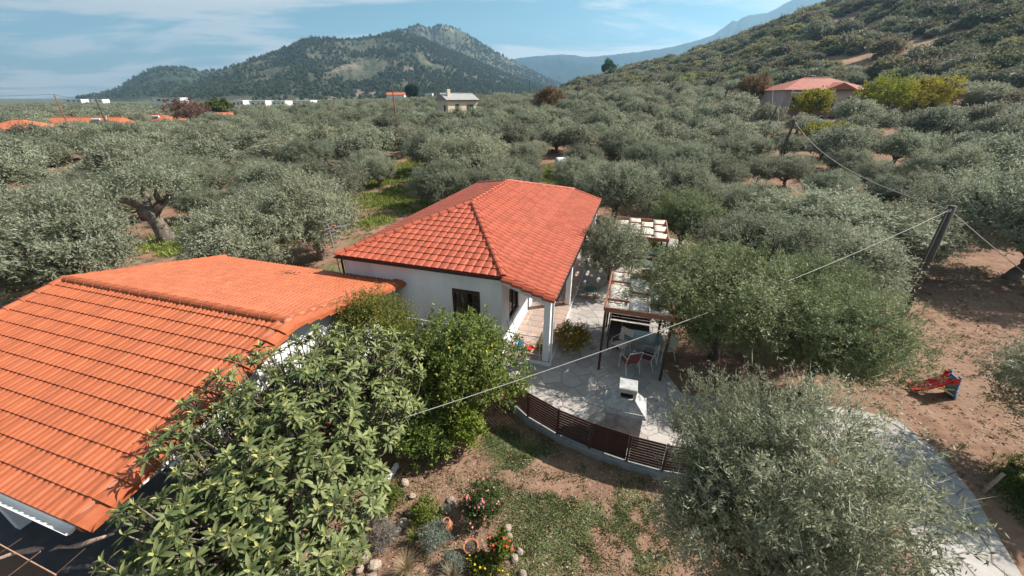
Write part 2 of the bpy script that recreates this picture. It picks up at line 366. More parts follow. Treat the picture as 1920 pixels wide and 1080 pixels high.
# ------------------------------------------------------------------ mountains
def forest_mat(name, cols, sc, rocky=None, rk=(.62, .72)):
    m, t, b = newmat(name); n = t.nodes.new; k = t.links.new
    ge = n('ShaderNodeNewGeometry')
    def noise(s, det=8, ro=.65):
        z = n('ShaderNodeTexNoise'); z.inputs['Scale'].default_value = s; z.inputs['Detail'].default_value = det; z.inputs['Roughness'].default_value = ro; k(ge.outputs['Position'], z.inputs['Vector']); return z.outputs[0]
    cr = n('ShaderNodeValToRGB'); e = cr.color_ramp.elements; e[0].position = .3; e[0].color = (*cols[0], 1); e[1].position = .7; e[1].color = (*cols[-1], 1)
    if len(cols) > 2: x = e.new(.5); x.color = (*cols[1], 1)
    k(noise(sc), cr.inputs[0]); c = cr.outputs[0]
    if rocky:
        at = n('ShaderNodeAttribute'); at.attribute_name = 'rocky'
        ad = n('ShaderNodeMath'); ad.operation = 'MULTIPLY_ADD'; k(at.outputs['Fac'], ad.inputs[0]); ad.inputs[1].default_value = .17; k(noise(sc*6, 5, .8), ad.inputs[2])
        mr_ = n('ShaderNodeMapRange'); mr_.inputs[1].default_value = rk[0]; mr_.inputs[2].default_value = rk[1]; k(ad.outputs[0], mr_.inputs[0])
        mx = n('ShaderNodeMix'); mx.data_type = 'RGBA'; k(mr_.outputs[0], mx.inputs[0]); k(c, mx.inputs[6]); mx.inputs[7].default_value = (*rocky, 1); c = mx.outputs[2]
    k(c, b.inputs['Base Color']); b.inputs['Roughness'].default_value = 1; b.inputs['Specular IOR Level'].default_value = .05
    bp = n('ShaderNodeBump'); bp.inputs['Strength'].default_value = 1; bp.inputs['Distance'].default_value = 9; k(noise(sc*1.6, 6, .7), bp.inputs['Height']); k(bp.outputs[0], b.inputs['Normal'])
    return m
def mountain(name, sky_px, rt, rf, mat, rough=.2, seed=0, na=260, nr=90, rocky=None, back=1.0, jag=0.):
    azs = np.array([azel(u, v)[0] for u, v in sky_px]); els = np.array([azel(u, v)[1] for u, v in sky_px])
    A = np.linspace(azs[0], azs[-1], na); Tt = np.linspace(0, 1+back, nr)
    AA, TT = np.meshgrid(A, Tt)
    # crest distance wanders so that spurs come forward and fall back
    crest = rt*(1+.10*(fbm(A*9, A*0+seed, seed+1, 3)-.5)); CR = crest[None, :]
    r = rf+(CR-rf)*TT
    top = HCAM+np.interp(A, azs, els)*crest
    top = top*(1+jag*(fbm(A*160, A*0, seed+5, 3)-.5)); top = np.maximum(top, 0)[None, :]
    p = np.where(TT < 1, .45*sm(TT)+.55*TT**1.25, 1-.8*sm((TT-1)/back))
    x = r*np.sin(AA); y = r*np.cos(AA)
    gul = (fbm(x/(rt*.16), y/(rt*.16), seed+2, 5)-.5)*2; rid = 1-np.abs(fbm(AA*14+TT*.8, TT*2.2, seed+9, 4)-.5)*4
    env = np.sin(math.pi*np.clip(TT, 0, 1))**.9
    z = -8+(top+8)*p*(1+rough*env*(gul+.45*rid-.2)*np.where(TT < 1, 1, 0))
    V = np.stack([x, y, z], -1).reshape(-1, 3)
    I, J = np.meshgrid(np.arange(nr-1), np.arange(na-1), indexing='ij')
    Qm = np.stack([I*na+J, I*na+J+1, (I+1)*na+J+1, (I+1)*na+J], -1).reshape(-1, 4)
    me = npmesh(name, V, Qm, mat, smooth=True)
    if rocky is not None:
        a = me.attributes.new('rocky', 'FLOAT', 'POINT'); a.data.foreach_set('value', rocky(AA, TT).ravel().astype(np.float32))
    o = tag(obj(name, me), kind='structure')
    return dict(o=o, A=A, T=Tt, z=z, crest=crest, rf=rf)
def rock1(AA, TT):
    def b(u, v, ru, t0, rt_): 
        a0 = azel(u, v)[0]; return np.clip(1.2-((AA-a0)/ru)**2-((TT-t0)/rt_)**2, 0, 1)
    return np.maximum.reduce([b(640, 120, .05, .52, .07), b(760, 132, .035, .42, .05), b(770, 60, .03, .93, .10), b(600, 165, .09, .14, .06), b(860, 165, .07, .15, .05), b(840, 52, .03, .95, .06), b(690, 160, .05, .2, .04)])
fm1 = forest_mat('pine_forest_slope', [(.048, .056, .038), (.082, .086, .058), (.150, .120, .088)], .03, (.30, .235, .18))
fm2 = forest_mat('left_hill_forest', [(.030, .044, .026), (.050, .062, .036), (.08, .085, .056)], .02, (.28, .215, .165))
fm3 = forest_mat('haze_tinted_mountain_rock', [(.010, .022, .022), (.018, .034, .034), (.036, .050, .052)], .006, (.17, .15, .14))  # blue of the distance haze is mixed into these slope colours
sk1 = [(300, 178), (340, 168), (380, 152), (405, 138), (440, 122), (470, 112), (500, 106), (540, 90), (570, 79), (590, 73), (610, 73), (640, 77), (665, 77), (690, 72), (715, 66), (735, 62), (748, 61), (775, 67), (800, 76), (830, 90), (870, 106), (910, 122), (960, 142), (1010, 160), (1060, 174), (1100, 181)]
sk1b = [(640, 95), (680, 74), (720, 62), (760, 54), (775, 50), (790, 48), (803, 54), (815, 50), (830, 47), (845, 50), (865, 57), (890, 72), (920, 93), (950, 110), (990, 130), (1030, 149), (1070, 167), (1110, 181)]
sk2 = [(120, 189), (150, 184), (190, 177), (222, 168), (232, 158), (250, 146), (275, 134), (300, 126), (320, 125), (345, 127), (365, 132), (390, 134), (420, 130), (450, 124), (480, 120), (540, 130), (600, 150), (700, 175)]
sk3 = [(900, 125), (950, 112), (985, 107), (1020, 104), (1050, 102), (1075, 103), (1100, 107), (1130, 104), (1160, 101), (1200, 97), (1250, 90), (1285, 82), (1310, 75), (1335, 66), (1350, 56), (1365, 45), (1374, 37), (1383, 39), (1392, 33), (1405, 27), (1420, 26), (1440, 23), (1458, 14), (1475, 4), (1500, -8), (1540, -20), (1620, -30), (1800, -25), (2200, 30)]
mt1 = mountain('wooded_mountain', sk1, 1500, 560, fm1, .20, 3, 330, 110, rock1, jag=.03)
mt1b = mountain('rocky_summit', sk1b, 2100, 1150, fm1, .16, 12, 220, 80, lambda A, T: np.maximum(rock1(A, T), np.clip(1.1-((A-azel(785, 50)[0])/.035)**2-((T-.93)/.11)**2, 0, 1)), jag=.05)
mt2 = mountain('low_wooded_hill', sk2, 2300, 1000, fm2, .16, 22, 220, 70, lambda A, T: np.clip(.9-((T-.14)/.10)**2, 0, .8), jag=.03)
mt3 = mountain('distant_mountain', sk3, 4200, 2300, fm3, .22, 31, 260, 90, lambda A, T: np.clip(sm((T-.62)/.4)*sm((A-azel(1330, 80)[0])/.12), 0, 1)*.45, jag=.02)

# ------------------------------------------------------------------ air
hb = MB().box(-6600, 6600, -6600, 6600, -20, 900).build('haze', None)
hm = bpy.data.materials.new('haze'); hm.use_nodes = True; hm.node_tree.nodes.clear()
pv = hm.node_tree.nodes.new('ShaderNodeVolumePrincipled'); pv.inputs['Color'].default_value = (.42, .72, 1.0, 1); pv.inputs['Density'].default_value = 1.7e-4; pv.inputs['Anisotropy'].default_value = .35
ho = hm.node_tree.nodes.new('ShaderNodeOutputMaterial'); hm.node_tree.links.new(pv.outputs[0], ho.inputs['Volume'])
hb.data.materials.clear(); hb.data.materials.append(hm); tag(hb, kind='stuff')

# ------------------------------------------------------------------ patio and path of irregular flagstones
def clip_half(poly, p, n):
    out = []
    for i in range(len(poly)):
        a, b = poly[i], poly[(i+1) % len(poly)]
        da = (a[0]-p[0])*n[0]+(a[1]-p[1])*n[1]; db = (b[0]-p[0])*n[0]+(b[1]-p[1])*n[1]
        if da <= 0: out.append(a)
        if (da < 0 < db) or (db < 0 < da): t = da/(da-db); out.append((a[0]+(b[0]-a[0])*t, a[1]+(b[1]-a[1])*t))
    return out
def inside(p, poly):
    c = False
    for i in range(len(poly)):
        (x1, y1), (x2, y2) = poly[i], poly[i-1]
        if (y1 > p[1]) != (y2 > p[1]) and p[0] < (x2-x1)*(p[1]-y1)/(y2-y1)+x1: c = not c
    return c
def parea(P): return .5*sum(P[i][0]*P[(i+1) % len(P)][1]-P[(i+1) % len(P)][0]*P[i][1] for i in range(len(P)))
def flagging(name, poly, spacing, z, thick, gap, rr, maxn=300):
    xs = [p[0] for p in poly]; ys = [p[1] for p in poly]; sites = []
    y = min(ys)-spacing; row = 0
    while y < max(ys)+spacing:
        x = min(xs)-spacing+(row % 2)*spacing*.5
        while x < max(xs)+spacing:
            sites.append((x+rr.uniform(-.42, .42)*spacing, y+rr.uniform(-.42, .42)*spacing)); x += spacing
        y += spacing*.9; row += 1
    base = mkmesh(name, [(x, y, zz_) for zz_ in (z-thick, z-.014) for x, y in poly],
                  [tuple(range(len(poly), 2*len(poly)))]+[(i, (i+1) % len(poly), len(poly)+(i+1) % len(poly), len(poly)+i) for i in range(len(poly))], joint)
    root = tag(obj(name, base), kind='structure')
    cells = []
    for s in sites:
        near = sorted((q for q in sites if q is not s and abs(q[0]-s[0]) < 2.6*spacing and abs(q[1]-s[1]) < 2.6*spacing), key=lambda q: (q[0]-s[0])**2+(q[1]-s[1])**2)[:14]
        P = list(poly)
        for q in near:
            m_ = ((s[0]+q[0])/2, (s[1]+q[1])/2); d = math.hypot(q[0]-s[0], q[1]-s[1]); nn = ((q[0]-s[0])/d, (q[1]-s[1])/d)
            P = clip_half(P, (m_[0]-nn[0]*gap, m_[1]-nn[1]*gap), nn)
            if len(P) < 3: break
        if len(P) < 3 or abs(parea(P)) < .02 or any(abs(p[0]-s[0]) > 1.4*spacing or abs(p[1]-s[1]) > 1.4*spacing for p in P): continue
        if parea(P) < 0: P = P[::-1]
        cells.append(P)
    cells.sort(key=lambda P: (sum(p[0] for p in P)/len(P))**2+(sum(p[1] for p in P)/len(P))**2)
    rest = MB()
    for n_, P in enumerate(cells):
        c = (sum(p[0] for p in P)/len(P), sum(p[1] for p in P)/len(P)); zt = z+rr.uniform(-.004, .006); k = len(P); ch = .92
        V = [(x-c[0], y-c[1], z-.03) for x, y in P]+[(x-c[0], y-c[1], zt-.008) for x, y in P]+[((x-c[0])*ch, (y-c[1])*ch, zt) for x, y in P]
        Fc = [tuple(range(2*k, 3*k))]+[(i+o, (i+1) % k+o, (i+1) % k+k+o, i+k+o) for o in (0, k) for i in range(k)]
        if n_ < maxn: obj('flagstone', mkmesh('flagstone', V, Fc, stoneflag), root, (c[0], c[1], 0))
        else: rest.add([(v[0]+c[0], v[1]+c[1], v[2]) for v in V], Fc)
    if rest.v: tag(rest.build('far_flagstones', stoneflag, root), kind='stuff')
    return root
PATIO = [(-1.1, 11.6), (-.42, 10.25), (.05, 9.72), (.58, 8.97), (1.36, 8.17), (2.13, 7.58), (3.02, 7.19), (3.84, 6.92), (5.1, 6.55), (5.35, 7.6), (5.45, 9.5), (5.3, 10.8), (5.6, 12.0), (6.9, 14.2), (8.4, 16.6), (9.6, 18.6),
         (10.9, 21.5), (11.6, 24.2), (10.2, 25.2), (8.8, 22.6), (7.0, 23.2), (4.5, 22.0), (4.4, 20.5), (3.2, 17.0), (1.9, 13.0), (1.3, 11.2), (0, 11.7)]
PATH = [(7.2, 1.0), (8.9, .8), (10.2, 4.4), (11.1, 6.1), (11.5, 7.4), (11.4, 8.5), (10.4, 9.0), (8.8, 9.2), (7.0, 9.3), (5.47, 9.6), (5.44, 8.3), (7.0, 7.9), (8.3, 7.6), (9.1, 7.0), (9.2, 6.3), (8.4, 4.4)]
flagging('patio', PATIO, .60, 0., .25, .007, random.Random(3))
flagging('path', PATH, .58, -.045, .2, .012, random.Random(8))

# ------------------------------------------------------------------ fence round the patio
fpx = [(950, 743), (992, 781), (1046, 813), (1106, 839), (1175, 863), (1241, 881)]
FP = [px(u, v, .06) for u, v in fpx]+[(5.15, 6.42)]
outp = []
for i, p in enumerate(FP):
    a_ = FP[max(i-1, 0)]; b_ = FP[min(i+1, len(FP)-1)]; d = Vector((b_[0]-a_[0], b_[1]-a_[1], 0)).normalized(); nrm = Vector((d.y, -d.x, 0)); outp.append((Vector((p[0], p[1], 0)), nrm))
kv = []
for p, nrm in outp:
    for s_, z_ in ((-.07, -.3), (.15, -.3), (.15, .07), (.135, .085), (-.07, .085)): q = p+nrm*s_; kv.append((q.x, q.y, z_))
nf = 5; kf = [(i*nf+k, i*nf+(k+1) % nf, (i+1)*nf+(k+1) % nf, (i+1)*nf+k) for i in range(len(FP)-1) for k in range(nf)]+[tuple(range(nf)), tuple(range((len(FP)-1)*nf, len(FP)*nf))]
tag(obj('low_concrete_kerb', mkmesh('low_concrete_kerb', kv, kf, conc)), 'low curved concrete kerb carrying the brown slatted fence', 'kerb')
fence = thing('garden_fence', 'dark brown curved slatted fence between the patio and the garden', 'fence', (FP[3][0], FP[3][1], 0))
fo = Vector((FP[3][0], FP[3][1], 0))
for i, (p, nrm) in enumerate(outp):
    ang = math.atan2(nrm.y, nrm.x)
    MB().bbox(-.03, .03, -.03, .03, 0, .92, .006).build('post', darkmetal, fence, loc=p-fo+Vector((0, 0, .085))+nrm*.04, rot=(0, 0, ang))
for i in range(len(outp)-1):
    p, q = outp[i][0], outp[i+1][0]; d = (q-p); L_ = d.length; ang = math.atan2(d.y, d.x); solid = (i == 3)
    nsl = 10; pitch = .088; hgt = .084 if solid else .068
    me = MB().bbox(.035, L_-.035, -.012, .012, 0, hgt, .004).mesh('slat', brownwood)
    for s_ in range(nsl): obj('slat', me, fence, p-fo+outp[i][1]*.04+Vector((0, 0, .12+s_*pitch)), (0, 0, ang))
# ------------------------------------------------------------------ roof tiles
def tile_data(kind, w, ln):
    n = 9; V = []; top = ln*1.06
    def zp(x):
        t = x/w
        if kind == 'double': return .030*(abs(math.sin(2*math.pi*t))**.75 if True else 0)*(1 if (t*2) % 1 < .62 else .55)
        return .045*math.sin(math.pi*min(1, max(0, (t-.06)/.86)))**.6
    xs = [w*i/(n-1)*1.03 for i in range(n)]
    if kind == 'double': xs = [w*t for t in (0, .06, .16, .27, .38, .50, .60, .80, 1.0)]; zs = [.006, .030, .040, .034, .006, .004, .034, .038, .006]
    elif kind == 'arch': xs = [w*t for t in (0, .08, .20, .36, .50, .64, .80, .92, 1.0)]; zs = [.004, .020, .042, .052, .055, .052, .042, .020, .004]
    for x, z in zip(xs, zs):
        sc = .045*math.sin(math.pi*x/w) if kind == 'arch' else 0.0
        V.append((x, -sc, z+.034)); V.append((x, top, z+.004)); V.append((x, -sc+.004, z+.004-.004))
    Fc = []
    for i in range(len(xs)-1):
        Fc.append((3*i, 3*i+3, 3*i+4, 3*i+1)); Fc.append((3*i+2, 3*i+5, 3*i+3, 3*i))
    return V, Fc
def cap_data(r0, r1, ln, n=7):
    V = []; 
    for (y, r, lift) in ((0, r0, .012), (ln*1.08, r1, 0)):
        for k in range(n): t = math.pi*k/(n-1); V.append((r*math.cos(t), y, r*math.sin(t)*.8+lift))
    for k in range(n): t = math.pi*k/(n-1); V.append(((r0-.022)*math.cos(t), .002, (r0-.022)*math.sin(t)*.8+.012))
    Fc = [(k+1, k, n+k, n+k+1) for k in range(n-1)]+[(k, k+1, 2*n+k+1, 2*n+k) for k in range(n-1)]
    return V, Fc
class Roof:
    """lays tiles on planes; the 300 that show largest become objects, the rest one joined part"""
    def __init__(s, house, roofobj, kind, w, ln, mat):
        s.h = house; s.ro = roofobj; s.w = w; s.ln = ln; s.mat = mat; s.V, s.F = tile_data(kind, w, ln); s.full = []; s.cut = []
        s.me = mkmesh('tile', s.V, s.F, mat, False)
    def face(s, O, e, up, n, bounds, slope_len, hidden=False):
        O, e, up, n = Vector(O), Vector(e), Vector(up), Vector(n)
        nc = math.ceil(slope_len/s.ln-1e-6)
        for c in range(nc):
            y0 = c*s.ln; y1 = min(y0+s.ln, slope_len)
            b0, b1 = bounds(y0), bounds(y1); lo = min(b0[0], b1[0]); hi = max(b0[1], b1[1])
            k0 = math.floor(lo/s.w); k1 = math.ceil(hi/s.w)
            for k in range(k0, k1):
                x0 = k*s.w
                ok = all(b[0]-.012 <= x0 and x0+s.w <= b[1]+.012 for b in (b0, b1)) and y1-y0 > s.ln*.6
                jx, jz = R.uniform(-.004, .004), R.uniform(0, .005)
                P = O+e*(x0+jx)+up*y0+n*jz
                if ok: s.full.append((P, Matrix((e, up, n)).transposed(), hidden))
                else:
                    V = []
                    for v in s.V:
                        yy = min(max(y0+v[1], 0 if c else -.06), slope_len); b = bounds(min(max(yy, 0), slope_len)); xx = min(max(x0+v[0], b[0]), b[1]); V.append(O+e*xx+up*yy+n*v[2])
                    if max(v.dot(e) for v in V)-min(v.dot(e) for v in V) > .03: s.cut.append(V)
    def finish(s, maxn=300):
        mw = s.h.matrix_basis; c = Vector((0, 0, HCAM)); scored = []
        for P, Mx, hid in s.full:
            wp = mw @ P; nn = (mw.to_3x3() @ Mx.col[2]); d = c-wp; l = d.length; cosv = nn.dot(d)/l
            u = wp.x/max(.1, wp.y*math.cos(TH)+(HCAM-wp.z)*math.sin(TH)); inf = abs(u) < 1.36
            scored.append((-(cosv/l**2) if inf and not hid else 1, P, Mx))
        scored.sort(key=lambda q: q[0])
        for sc, P, Mx in scored[:maxn]:
            o = bpy.data.objects.new('roof_tile', s.me); o.matrix_basis = Matrix.Translation(P) @ Mx.to_4x4(); link(o, s.ro)
        V = []; Fq = []; T = []
        for sc, P, Mx in scored[maxn:]:
            b = len(V); V += [P+Mx @ Vector(v) for v in s.V]; Fq += [[i+b for i in f] for f in s.F]; T += [R.random()]*len(s.F)
        for Vc in s.cut:
            b = len(V); V += Vc; Fq += [[i+b for i in f] for f in s.F]; T += [R.random()]*len(s.F)
        if V: tag(obj('remaining_roof_tiles', npmesh('remaining_roof_tiles', np.array([tuple(v) for v in V]), np.array(Fq), s.mat, T), s.ro), kind='stuff')
def cap_line(root, name, A, B, r, ln, mat, gapz=0., upv=Vector((0, 0, 1))):
    A, B = Vector(A), Vector(B); d = B-A; n = max(1, round(d.length/ln)); l = d.length/n; y = d.normalized(); x = y.cross(upv).normalized(); z = x.cross(y)
    V, Fc = cap_data(r, r*.86, l); me = mkmesh(name, V, Fc, mat, False)
    for i in range(n):
        o = bpy.data.objects.new(name, me); o.matrix_basis = Matrix.Translation(A+y*l*i+z*gapz) @ Matrix((x, y, z)).transposed().to_4x4(); link(o, root)

# ------------------------------------------------------------------ main house
mh = thing('bungalow', 'white bungalow with hipped red tile roof and a covered porch beside the patio', 'house', (-6.52, 13.30, 0), -.307)
mW, mL, he, hr, pe, a1, a2, a3, pdn = 6.537, 13.93, 3.275, 1.197, 1.714, 3.646, 4.405, 4.651, .542
E1, E2, AP, RP = Vector((0, 0, he)), Vector((mW, 0, he)), Vector((a1, a2, he+hr)), Vector((a1, mL-a3, he+hr))
E3, E4, P1, P2 = Vector((mW, mL, he)), Vector((0, mL, he)), Vector((mW+pe, 0, he-pdn)), Vector((mW+pe, mL, he-pdn))
ins = Vector((0, 0, -.02)); dk = Vector((0, 0, -.13))
rv = [p+ins for p in (E1, E2, AP, RP, E3, E4, P1, P2)]+[p+dk for p in (E1, E2, E3, E4, P1, P2)]
roof = obj('roof', mkmesh('roof', rv, [(0, 1, 2), (0, 2, 3, 5), (5, 3, 4), (1, 4, 3, 2), (1, 6, 7, 4), (0, 8, 9, 1), (1, 9, 12, 6), (6, 12, 13, 7), (7, 13, 10, 4), (4, 10, 11, 5), (5, 11, 8, 0), (8, 11, 10, 9), (9, 10, 13, 12)], [tileM]), mh)
RF = Roof(mh, roof, 'arch', .30, .36, tileM)
def face_from(RF_, P0, Pd, top, left, right, hidden=False):
    """P0 lower left eave corner, Pd eave direction point, top a point up-slope; left / right functions of height y"""
    e = (Pd-P0).normalized(); n = e.cross(top-P0).normalized(); up = n.cross(e); sl = (top-P0).dot(up)
    RF_.face(P0, e, up, n, lambda y: (left(y/sl, e), right(y/sl, e)), sl, hidden)
lx = lambda P0, a, b: (lambda t, e: (a+(b-a)*t-P0).dot(e))
face_from(RF, E1, E2, AP, lx(E1, E1, AP), lx(E1, E2, AP))
face_from(RF, E2, E3, AP, lx(E2, E2, AP), lx(E2, E3, RP))
face_from(RF, P1, P2, E2, lx(P1, P1, E2), lx(P1, P2, E3))
face_from(RF, E4, E1, RP, lx(E4, E4, RP), lx(E4, E1, AP), True)
face_from(RF, E3, E4, RP, lx(E3, E3, RP), lx(E3, E4, RP), True)
RF.finish()
for A_, B_ in ((E1, AP), (E2, AP), (AP, RP), (E3, RP), (E4, RP)): cap_line(roof, 'ridge_tile', A_+Vector((0, 0, .03)), B_+Vector((0, 0, .03)), .125, .38, tileM)
cap_line(roof, 'ridge_tile', P1+Vector((0, .12, .04)), E2+Vector((0, .12, .04)), .11, .36, tileM)
cap_line(roof, 'ridge_tile', P2+Vector((0, -.1, .04)), E3+Vector((0, -.1, .04)), .11, .36, tileM)
def barge(root, A, B, out, ln, mat, drop=.20, wid=.15):
    """overlapping verge tiles hung along a gable edge"""
    A, B, out = Vector(A), Vector(B), Vector(out); d = B-A; n = round(d.length/ln); l = d.length/n; y = d.normalized()
    V = []; th = .02
    for yy, lift in ((0, .062), (l*1.05, .004)):
        V += [(-.10, yy, .040+lift), (wid*.30, yy, .040+lift), (wid, yy, -.045+lift), (wid+.012, yy, -drop+lift), (wid-.010, yy, -drop+lift)]
    Fc = [(i, i+1, 6+i, 5+i) for i in range(4)]+[(0, 4, 3, 2, 1)]
    x = out; z = x.cross(y).normalized()
    if z.z < 0: z = -z
    me = mkmesh('verge_tile', V, Fc, mat)
    for i in range(n):
        o = bpy.data.objects.new('verge_tile', me); o.matrix_basis = Matrix.Translation(A+y*l*i) @ Matrix((x, y, z)).transposed().to_4x4(); link(o, root)
barge(roof, P1, E2, (0, -1, 0), .36, tileM, .12, .12); barge(roof, P2, E3, (0, 1, 0), .36, tileM, .12, .12)
# walls: four slabs with the window and door openings left open
wi0, wi1, wj0, wj1, wt = .14, mW-.12, .18, mL-.18, .22
ztop = he-.14
def wall_with_holes(mb, a0, a1_, z0, z1, holes, put):
    """rectangle a0..a1 x z0..z1 minus holes, put(mb,a0,a1,z0,z1) adds a box"""
    xs = sorted({a0, a1_}|{h[0] for h in holes}|{h[1] for h in holes})
    for i in range(len(xs)-1):
        mid = (xs[i]+xs[i+1])/2; hs = sorted([h for h in holes if h[0] < mid < h[1]], key=lambda h: h[2]); z = z0
        for h in hs:
            if h[2] > z: put(mb, xs[i], xs[i+1], z, h[2])
            z = h[3]
        if z < z1: put(mb, xs[i], xs[i+1], z, z1)
fw = (4.56, 5.62, 1.22, 2.53)      # front window
sw = (1.0, 2.2, 1.05, 2.35); dr = (4.7, 5.7, .14, 2.3); sw2 = (7.4, 8.6, 1.05, 2.35)
mb = MB(); wall_with_holes(mb, wi0, wi1, -.2, ztop, [fw], lambda m_, a, b, z0, z1: m_.box(a, b, wj0, wj0+wt, z0, z1)); mb.build('wall', white, mh)
mb = MB(); wall_with_holes(mb, wj0+wt, wj1-wt, -.2, ztop, [sw, dr, sw2], lambda m_, a, b, z0, z1: m_.box(wi1-wt, wi1, a, b, z0, z1)); mb.build('wall', white, mh)
MB().box(wi0, wi0+wt, wj0+wt, wj1-wt, -.2, ztop).build('wall', white, mh); MB().box(wi0, wi1, wj1-wt, wj1, -.2, ztop).build('wall', white, mh)
MB().box(wi0+wt, wi1-wt, wj0+wt, wj1-wt, .05, .12).build('inner_floor', darkfloor, mh)
def window(house, a0, a1_, z0, z1, plane, depth, shutter=False):
    """plane(a,d,z)->local point, d inwards"""
    def bx(m_, A0, A1, d0, d1, Z0, Z1):
        V = [plane(a, d, z) for z in (Z0, Z1) for a, d in ((A0, d0), (A1, d0), (A1, d1), (A0, d1))]
        m_.add(V, [(3, 2, 1, 0), (4, 5, 6, 7), (0, 1, 5, 4), (1, 2, 6, 5), (2, 3, 7, 6), (3, 0, 4, 7)]); return m_
    f = MB(); t = .075; mid = (a0+a1_)/2
    bx(f, a0, a1_, .02, .10, z1-.15, z1); bx(f, a0, a1_, .02, .10, z0, z0+t); bx(f, a0, a0+t, .02, .10, z0+t, z1-.15); bx(f, a1_-t, a1_, .02, .10, z0+t, z1-.15); bx(f, mid-.04, mid+.04, .03, .09, z0+t, z1-.15)
    w_ = f.build('window', darkmetal, house)
    for s_ in (0, 1):
        A0, A1 = (a0+t, mid-.04) if s_ == 0 else (mid+.04, a1_-t)
        bx(MB(), A0, A1, .06, .066, z0+t, z1-.15).build('pane', glassw, w_)
    bx(MB(), a0-.04, a1_+.04, -.05, .18, z0-.05, z0-.002).build('sill', white, w_)
    cv = MB(); nn_ = 14
    for s_ in (0, 1):
        c0, c1_ = (a0+.02, a0+(a1_-a0)*.34) if s_ == 0 else (a1_-(a1_-a0)*.40, a1_-.02)
        P_ = [plane(c0+(c1_-c0)*q/nn_, .26+.025*math.sin(q*1.9), z) for q in range(nn_+1) for z in (z0+.02, z1-.12)]
        mkc = MB().add(P_, [(2*q, 2*q+2, 2*q+3, 2*q+1) for q in range(nn_)]); mkc.build('curtain', curtain, w_, True)
    return w_
window(mh, *fw, lambda a, d, z: (a, wj0+d, z), .1)
window(mh, *sw, lambda a, d, z: (wi1-d, a, z), .1); window(mh, *sw2, lambda a, d, z: (wi1-d, a, z), .1)
dm = MB().box(wi1-.10, wi1-.05, dr[0]+.06, dr[1]-.06, .15, dr[3]-.06).build('door', pergwood, mh)
MB().tube([(wi1-.05, dr[1]-.18, 1.1), (wi1+.0, dr[1]-.18, 1.1), (wi1+.0, dr[1]-.30, 1.1)], .012).build('handle', greymetal, dm)
MB().box(wi1-.11, wi1-.03, dr[0]+.002, dr[0]+.06, .14, dr[3]-.002).box(wi1-.11, wi1-.03, dr[1]-.06, dr[1]-.002, .14, dr[3]-.002).box(wi1-.11, wi1-.03, dr[0]+.06, dr[1]-.06, dr[3]-.06, dr[3]-.002).build('door_frame', darkmetal, mh)
# gutter on the front eave, downpipe, porch
gp = [(.045*math.cos(t), .045*math.sin(t)) for t in np.linspace(math.pi, 2*math.pi, 6)]
def gutter(house, A, B, mat, r=.055, name='gutter'):
    A, B = Vector(A), Vector(B); y = (B-A).normalized(); x = y.cross(Vector((0, 0, 1))).normalized(); V = []
    for P in (A, B):
        for rr_ in (r, r-.008):
            for t in np.linspace(math.pi, 2*math.pi, 7): V.append(P+x*rr_*math.cos(t)+Vector((0, 0, rr_*math.sin(t))))
    Fc = [(i, i+1, 14+i+1, 14+i) for i in range(6)]+[(7+i+1, 7+i, 21+i, 21+i+1) for i in range(6)]+[(0, 7, 21, 14), (6, 20, 27, 13)]
    Fc += [tuple(range(7)), tuple(range(20, 13, -1))]
    return mkmesh(name, V, Fc, mat) and obj(name, mkmesh(name, V, Fc, mat), house)
gutter(mh, (-.02, -.07, he-.03), (mW-.1, -.07, he-.03), gutterbrown)
gutter(mh, (mW+pe+.05, .1, he-pdn-.03), (mW+pe+.05, mL-.1, he-pdn-.03), gutterbrown)
MB().tube([(.16, .1, he-.1), (.10, .13, he-.3), (.10, .13, .1)], .04, 8).build('downpipe', gutterbrown, mh)
MB().tube([(mW+pe-.02, .28, he-pdn-.12), (mW+pe-.06, .20, he-pdn-.30), (mW+pe-.06, .20, .02)], .042, 8).build('downpipe', whitemetal, mh)
for pj in (.30, 4.65, 9.2, 13.6): MB().bbox(mW+pe-.36, mW+pe-.14, pj-.11, pj+.11, .14, he-pdn-.28, .012).build('post', white, mh)
MB().box(mW+pe-.35, mW+pe-.15, .19, mL-.2, he-pdn-.28, he-pdn-.14).build('porch_beam', white, mh)
MB().add([(wi1, .2, he-.14), (wi1, .38, he-.14), (mW+pe-.35, .2, he-pdn-.16), (mW+pe-.35, .38, he-pdn-.16), (wi1, .2, he-.34), (wi1, .38, he-.34), (mW+pe-.35, .2, he-pdn-.34), (mW+pe-.35, .38, he-pdn-.34)],
         [(0, 2, 3, 1), (4, 5, 7, 6), (0, 4, 6, 2), (1, 3, 7, 5)]).build('porch_beam', white, mh)
pf = MB().box(wi1, mW+pe-.06, .12, mL-.1, -.2, .125).build('porch_floor', white, mh)
tw = .435
pt = MB().bbox(.006, tw-.006, .006, tw-.006, 0, .015, .003).mesh('floor_tile', pinktile)
for i in range(4):
    for j in range(31): obj('floor_tile', pt, pf, (wi1+.03+i*tw, .15+j*tw, .125))
# thin metal railing across the open end of the porch
rl = MB(); z0 = .14
rl.tube([(wi1+.02, .22, 1.08), (mW+pe-.38, .22, 1.08)], .02, 8); rl.tube([(wi1+.02, .22, .34), (mW+pe-.38, .22, .34)], .011, 6)
rl.build('handrail', whitemetal, mh)
for t in np.linspace(.08, .94, 3):
    x = wi1+.02+(pe-.28)*t; MB().tube([(x, .22, z0), (x, .22, 1.07)], .011, 6).build('baluster', whitemetal, mh)
MB().tube([(mW+pe-.25, .45, 1.05), (mW+pe-.25, 1.5, 1.05), (mW+pe-.25, 1.5, .14)], .016, 6).build('side_handrail', greymetal, mh)

